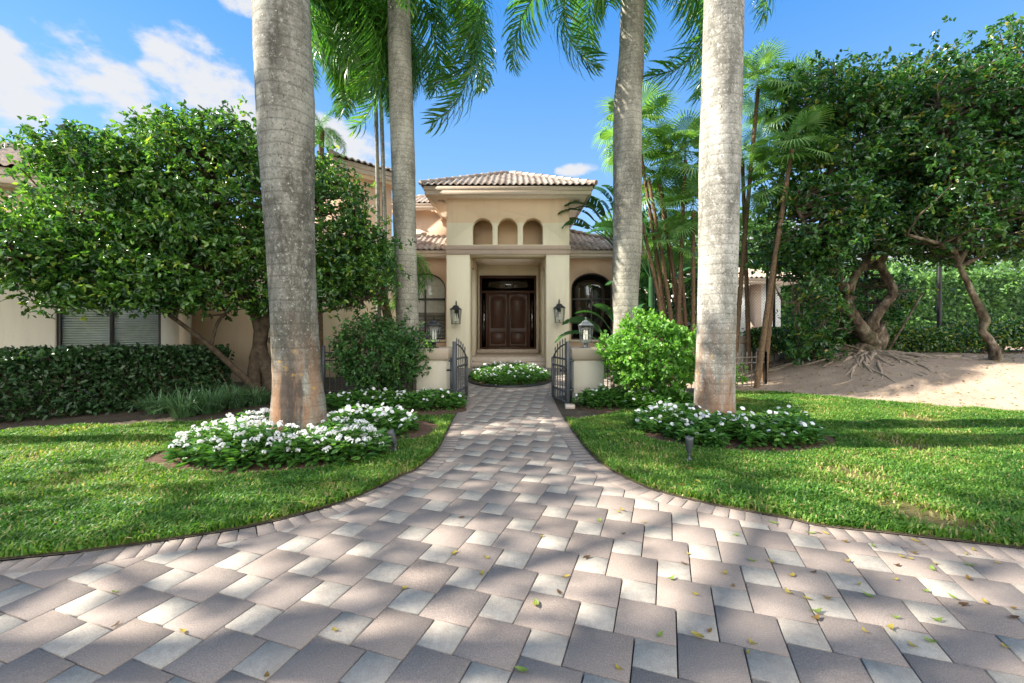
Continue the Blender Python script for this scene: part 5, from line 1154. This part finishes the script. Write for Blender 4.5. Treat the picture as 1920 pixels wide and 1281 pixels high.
# bare leaning stems in the clump
for k, (a, b_x, b_y) in enumerate([(1262, 1205, 420), (1276, 1218, 330), (1290, 1240, 340), (1300, 1283, 470)]):
    b = at(a, 640, 12.1); p = at(b_x, b_y, 12.1); e = empty('palm_stem', (b.x, 12.1 + .1 * k, 0), 0, ['leftmost thin leaning stem of the fan palm clump', 'second thin leaning stem from the left in the fan palm clump', 'third thin leaning stem from the left in the fan palm clump', 'thin reddish stem standing upright in the fan palm clump'][k], 'palm stem', 'thin stems of the fan palm clump')
    fat_tube(resamp(curve([(b.x, 12.1 + .1 * k, 0, .07), (b.x * .6 + p.x * .4, 12.1 + .1 * k, p.z * .45, .055), (p.x, 12.1 + .1 * k, p.z, .045)], 8), .09), 'stem', M_fibre, e, 9)
def paddle_mesh(name, L=1.3, Wd=.42, seed=0, split=True):
    r = np.random.default_rng(seed); n = 26; t = np.linspace(0, 1, n); ang = .35 - 1.5 * t ** 1.4; x = np.r_[0, np.cumsum(np.cos(ang[:-1]) * L / n)]; z = np.r_[0, np.cumsum(np.sin(ang[:-1]) * L / n)]
    w = Wd / 2 * np.sin(np.pi * np.clip(.06 + .94 * t, 0, 1)) ** .55; mb = MB()
    for s in (-1, 1):
        gap = np.zeros(n, bool); 
        if split: gap[r.integers(3, n - 2, 5)] = True
        V = []; q = []
        for i in range(n - 1):
            dr = .12 * r.random() if split else .03; a = i; b = i + 1
            e = .0 if not gap[i] else .35 * L / n
            V += [(x[a], 0, z[a]), (x[b] - e, 0, z[b]), (x[b] - e + .05, s * w[b], z[b] + .10 * w[b] / Wd - (dr if gap[i] else .02)), (x[a] + .05, s * w[a], z[a] + .10 * w[a] / Wd - .02)]
            k = len(V) - 4; q.append((k, k + 1, k + 2, k + 3))
        mb.add(V, [q], .3 + .5 * r.random())
    mb.tube(np.c_[x, 0 * x, z - .006], np.linspace(.018, .003, n), 5, False, .9)
    o = mb.build(name, L_banana, None, True); me = o.data; bpy.data.objects.remove(o); return me
PAD = [paddle_mesh('paddle_leaf', seed=s) for s in (1, 2, 3)]
def paddle_plant(px, py, Y, n, label, sc=1.0, fanaz=0, spread=1.0, base_z=0, stalk=1.2):
    p = at(px, py, Y); z = max(.1, p.z); e = empty('paddle_leaf_plant', (p.x, Y, 0), 0, label, 'plant', 'paddle-leaved plants by the entrance wing'); mb = MB(); mb.tube([(p.x, Y, 0), (p.x, Y, z)], [.12, .09], 8)
    for i in range(n):
        u = (i / (n - 1) - .5) * 2 * spread; a = R(0 if u > 0 else 180) + R(fanaz) + rng.normal() * .45; el = R(88 - 60 * abs(u)); d = Vector((math.cos(a) * math.cos(el), math.sin(a) * math.cos(el), math.sin(el))); tip = Vector((p.x, Y, z)) + d * stalk * sc
        mb.tube([(p.x, Y, z - .1), tuple(Vector((p.x, Y, z)) + d * stalk * sc * .5 + Vector((0, 0, .05))), tuple(tip)], [.03, .02, .014], 5)
        o = bpy.data.objects.new('paddle_leaf', PAD[i % 3]); COL.objects.link(o); o.parent = e; o.rotation_euler = (rng.normal() * .5, -(el - .35) * .85, a); o.scale = (sc * (.85 + .3 * rng.random()),) * 3; o.location = tip - Vector((p.x, Y, 0))
    mb.build('stalks', L_banana, e)
paddle_plant(1165, 470, 15.2, 17, 'large paddle-leaved plant rising behind the right side of the portico', 1.0, 0, .95, 0, 1.35)
paddle_plant(1222, 520, 13.4, 9, 'paddle-leaved plant with upright leaves behind the kinked royal palm', 1.2, 20, .55, 0, 1.0)
paddle_plant(1168, 665, 13.0, 8, 'dark paddle-leaved plant in front of the right arched window', .95, 0, .95, 0, .9)
paddle_plant(1245, 610, 14.0, 8, 'low fan of long paddle leaves between the window wing and the thin palm stems', 1.0, 0, .8, 0, 1.1)
# background greenery between the portico wing and the clump
far_mass('garden_shrubbery', 'dense green shrubbery behind the bright shrub and fan palm stems', 3.9, 7.2, 15.2, 0, 3.6, 7500, .15, 'shrubbery', 4, .8, L_shrub)
far_mass('tree_line', 'green tree tops behind the fan palm clump and right wing roof', 5.5, 17, 26, 0, 8.0, 12000, .36, 'trees', 12, 3)

# ------------------------------------------------------------------ fallen leaves
def dead_leaf(name, seed):
    r = np.random.default_rng(seed); n = 7; t = np.linspace(0, 1, n); L_ = .06 + .02 * r.random(); w = .017 * np.sin(np.pi * np.clip(t * .95 + .03, 0, 1)) ** .8; cu = .012 + .014 * r.random(); z = .004 + cu * (2 * t - 1) ** 2; V = []; q = []
    bend = .012 * np.sin(t * 3)
    for i in range(n): V += [(t[i] * L_, bend[i] - w[i], z[i] + .006), (t[i] * L_, bend[i], z[i]), (t[i] * L_, bend[i] + w[i], z[i] + .008)]
    for i in range(n - 1): q += [(3 * i, 3 * i + 1, 3 * i + 4, 3 * i + 3), (3 * i + 1, 3 * i + 2, 3 * i + 5, 3 * i + 4)]
    mb = MB(); mb.add(V, [q], seed % 5 / 4); mb.tube([(-.012, 0, z[0] + .002), (0, 0, z[0])], .0012, 4, False, .1); o = mb.build(name, L_dead); me = o.data; bpy.data.objects.remove(o); return me
DL = [dead_leaf('fallen_leaf', s) for s in (10, 11, 12, 13, 14)]
DLN = ['small dark brown fallen leaf lying on the pavers', 'small tan brown fallen leaf lying on the pavers', 'small ochre yellow fallen leaf lying on the pavers', 'small green fallen leaf lying on the pavers', 'small golden yellow fallen leaf lying on the pavers']
spots = [(225, 1110), (224, 1168), (338, 1184), (504, 1273), (752, 1108), (907, 1047), (965, 1258), (1003, 1128), (1005, 1140), (1168, 1260), (1420, 1213), (1404, 1222), (1420, 1055), (1610, 1100), (1560, 1125), (1760, 1060), (1895, 1220), (1722, 1218), (1535, 1158), (1330, 1190), (1295, 1190), (1236, 1200), (860, 973), (848, 1043), (1020, 1006), (1056, 1085), (905, 1082), (634, 1185)]
r_ = np.random.default_rng(3)
for k in range(52):
    px = 1040 + 880 * r_.random() ** .8; spots.append((px, 905 + (px - 1040) * .14 + 10 + 200 * r_.random() ** 1.3))
for k, (px, py) in enumerate(spots):
    x, y = g(px, py); v = int(r_.integers(0, 5)); o = bpy.data.objects.new('fallen_leaf', DL[v]); COL.objects.link(o); o.location = (x, y, .0045); o.rotation_euler = (0, 0, r_.random() * 6.28); o.scale = (.42 + .4 * r_.random(),) * 3; o.scale.z *= .55
    tag(o, DLN[v], 'fallen leaf', 'fallen %s leaves on the pavers' % ['dark brown', 'tan', 'ochre', 'green', 'golden'][v])
def litter(label, P, sc, mat, name='leaf_litter'):
    n = len(P); o = leaf_obj(name, P, unit(np.c_[rng.normal(size=(n, 2)), 0.1 * rng.normal(size=n)]), unit(rng.normal(size=(n, 3)) * .3 + (0, 0, 1)), sc * (.6 + .7 * rng.random(n)), sc * .5, mat); tag(o, label, 'leaf litter', kind='stuff')
x = 5 + 7 * rng.random(900); y = 7.5 + 4.5 * rng.random(900); k = (x - 5.12) * .558 + (y - 9.67) * .83 > .1; x, y = x[k], y[k]
litter('scattered yellow and brown leaf litter on the dirt mound', np.c_[x, y, mound_h(x, y) + .032], .05, L_dead)
x = .9 + 6 * rng.random(160); y = 3 + 5 * rng.random(160); k = shrink(right_in, np.c_[x, y], .05); litter('yellow leaf litter scattered on the right lawn', np.c_[x[k], y[k], .045 + .02 * rng.random(k.sum())], .055, L_dead)

a = rng.random(1500) * 6.283; d = .3 + 1.3 * rng.random(1500) ** 1.4; x, y = 8.95 + d * np.cos(a), 11.1 + d * np.sin(a) * .9
litter('dark twiggy debris and dead leaves around the roots of the mound tree', np.c_[x, y, mound_h(x, y) + .03], .05, M_bark)
x = 6.8 + 8 * rng.random(1600); y = 11.7 + .5 * rng.random(1600); litter('brown leaf litter along the foot of the low hedge', np.c_[x, y, mound_h(x, y) + .03], .055, M_bark)
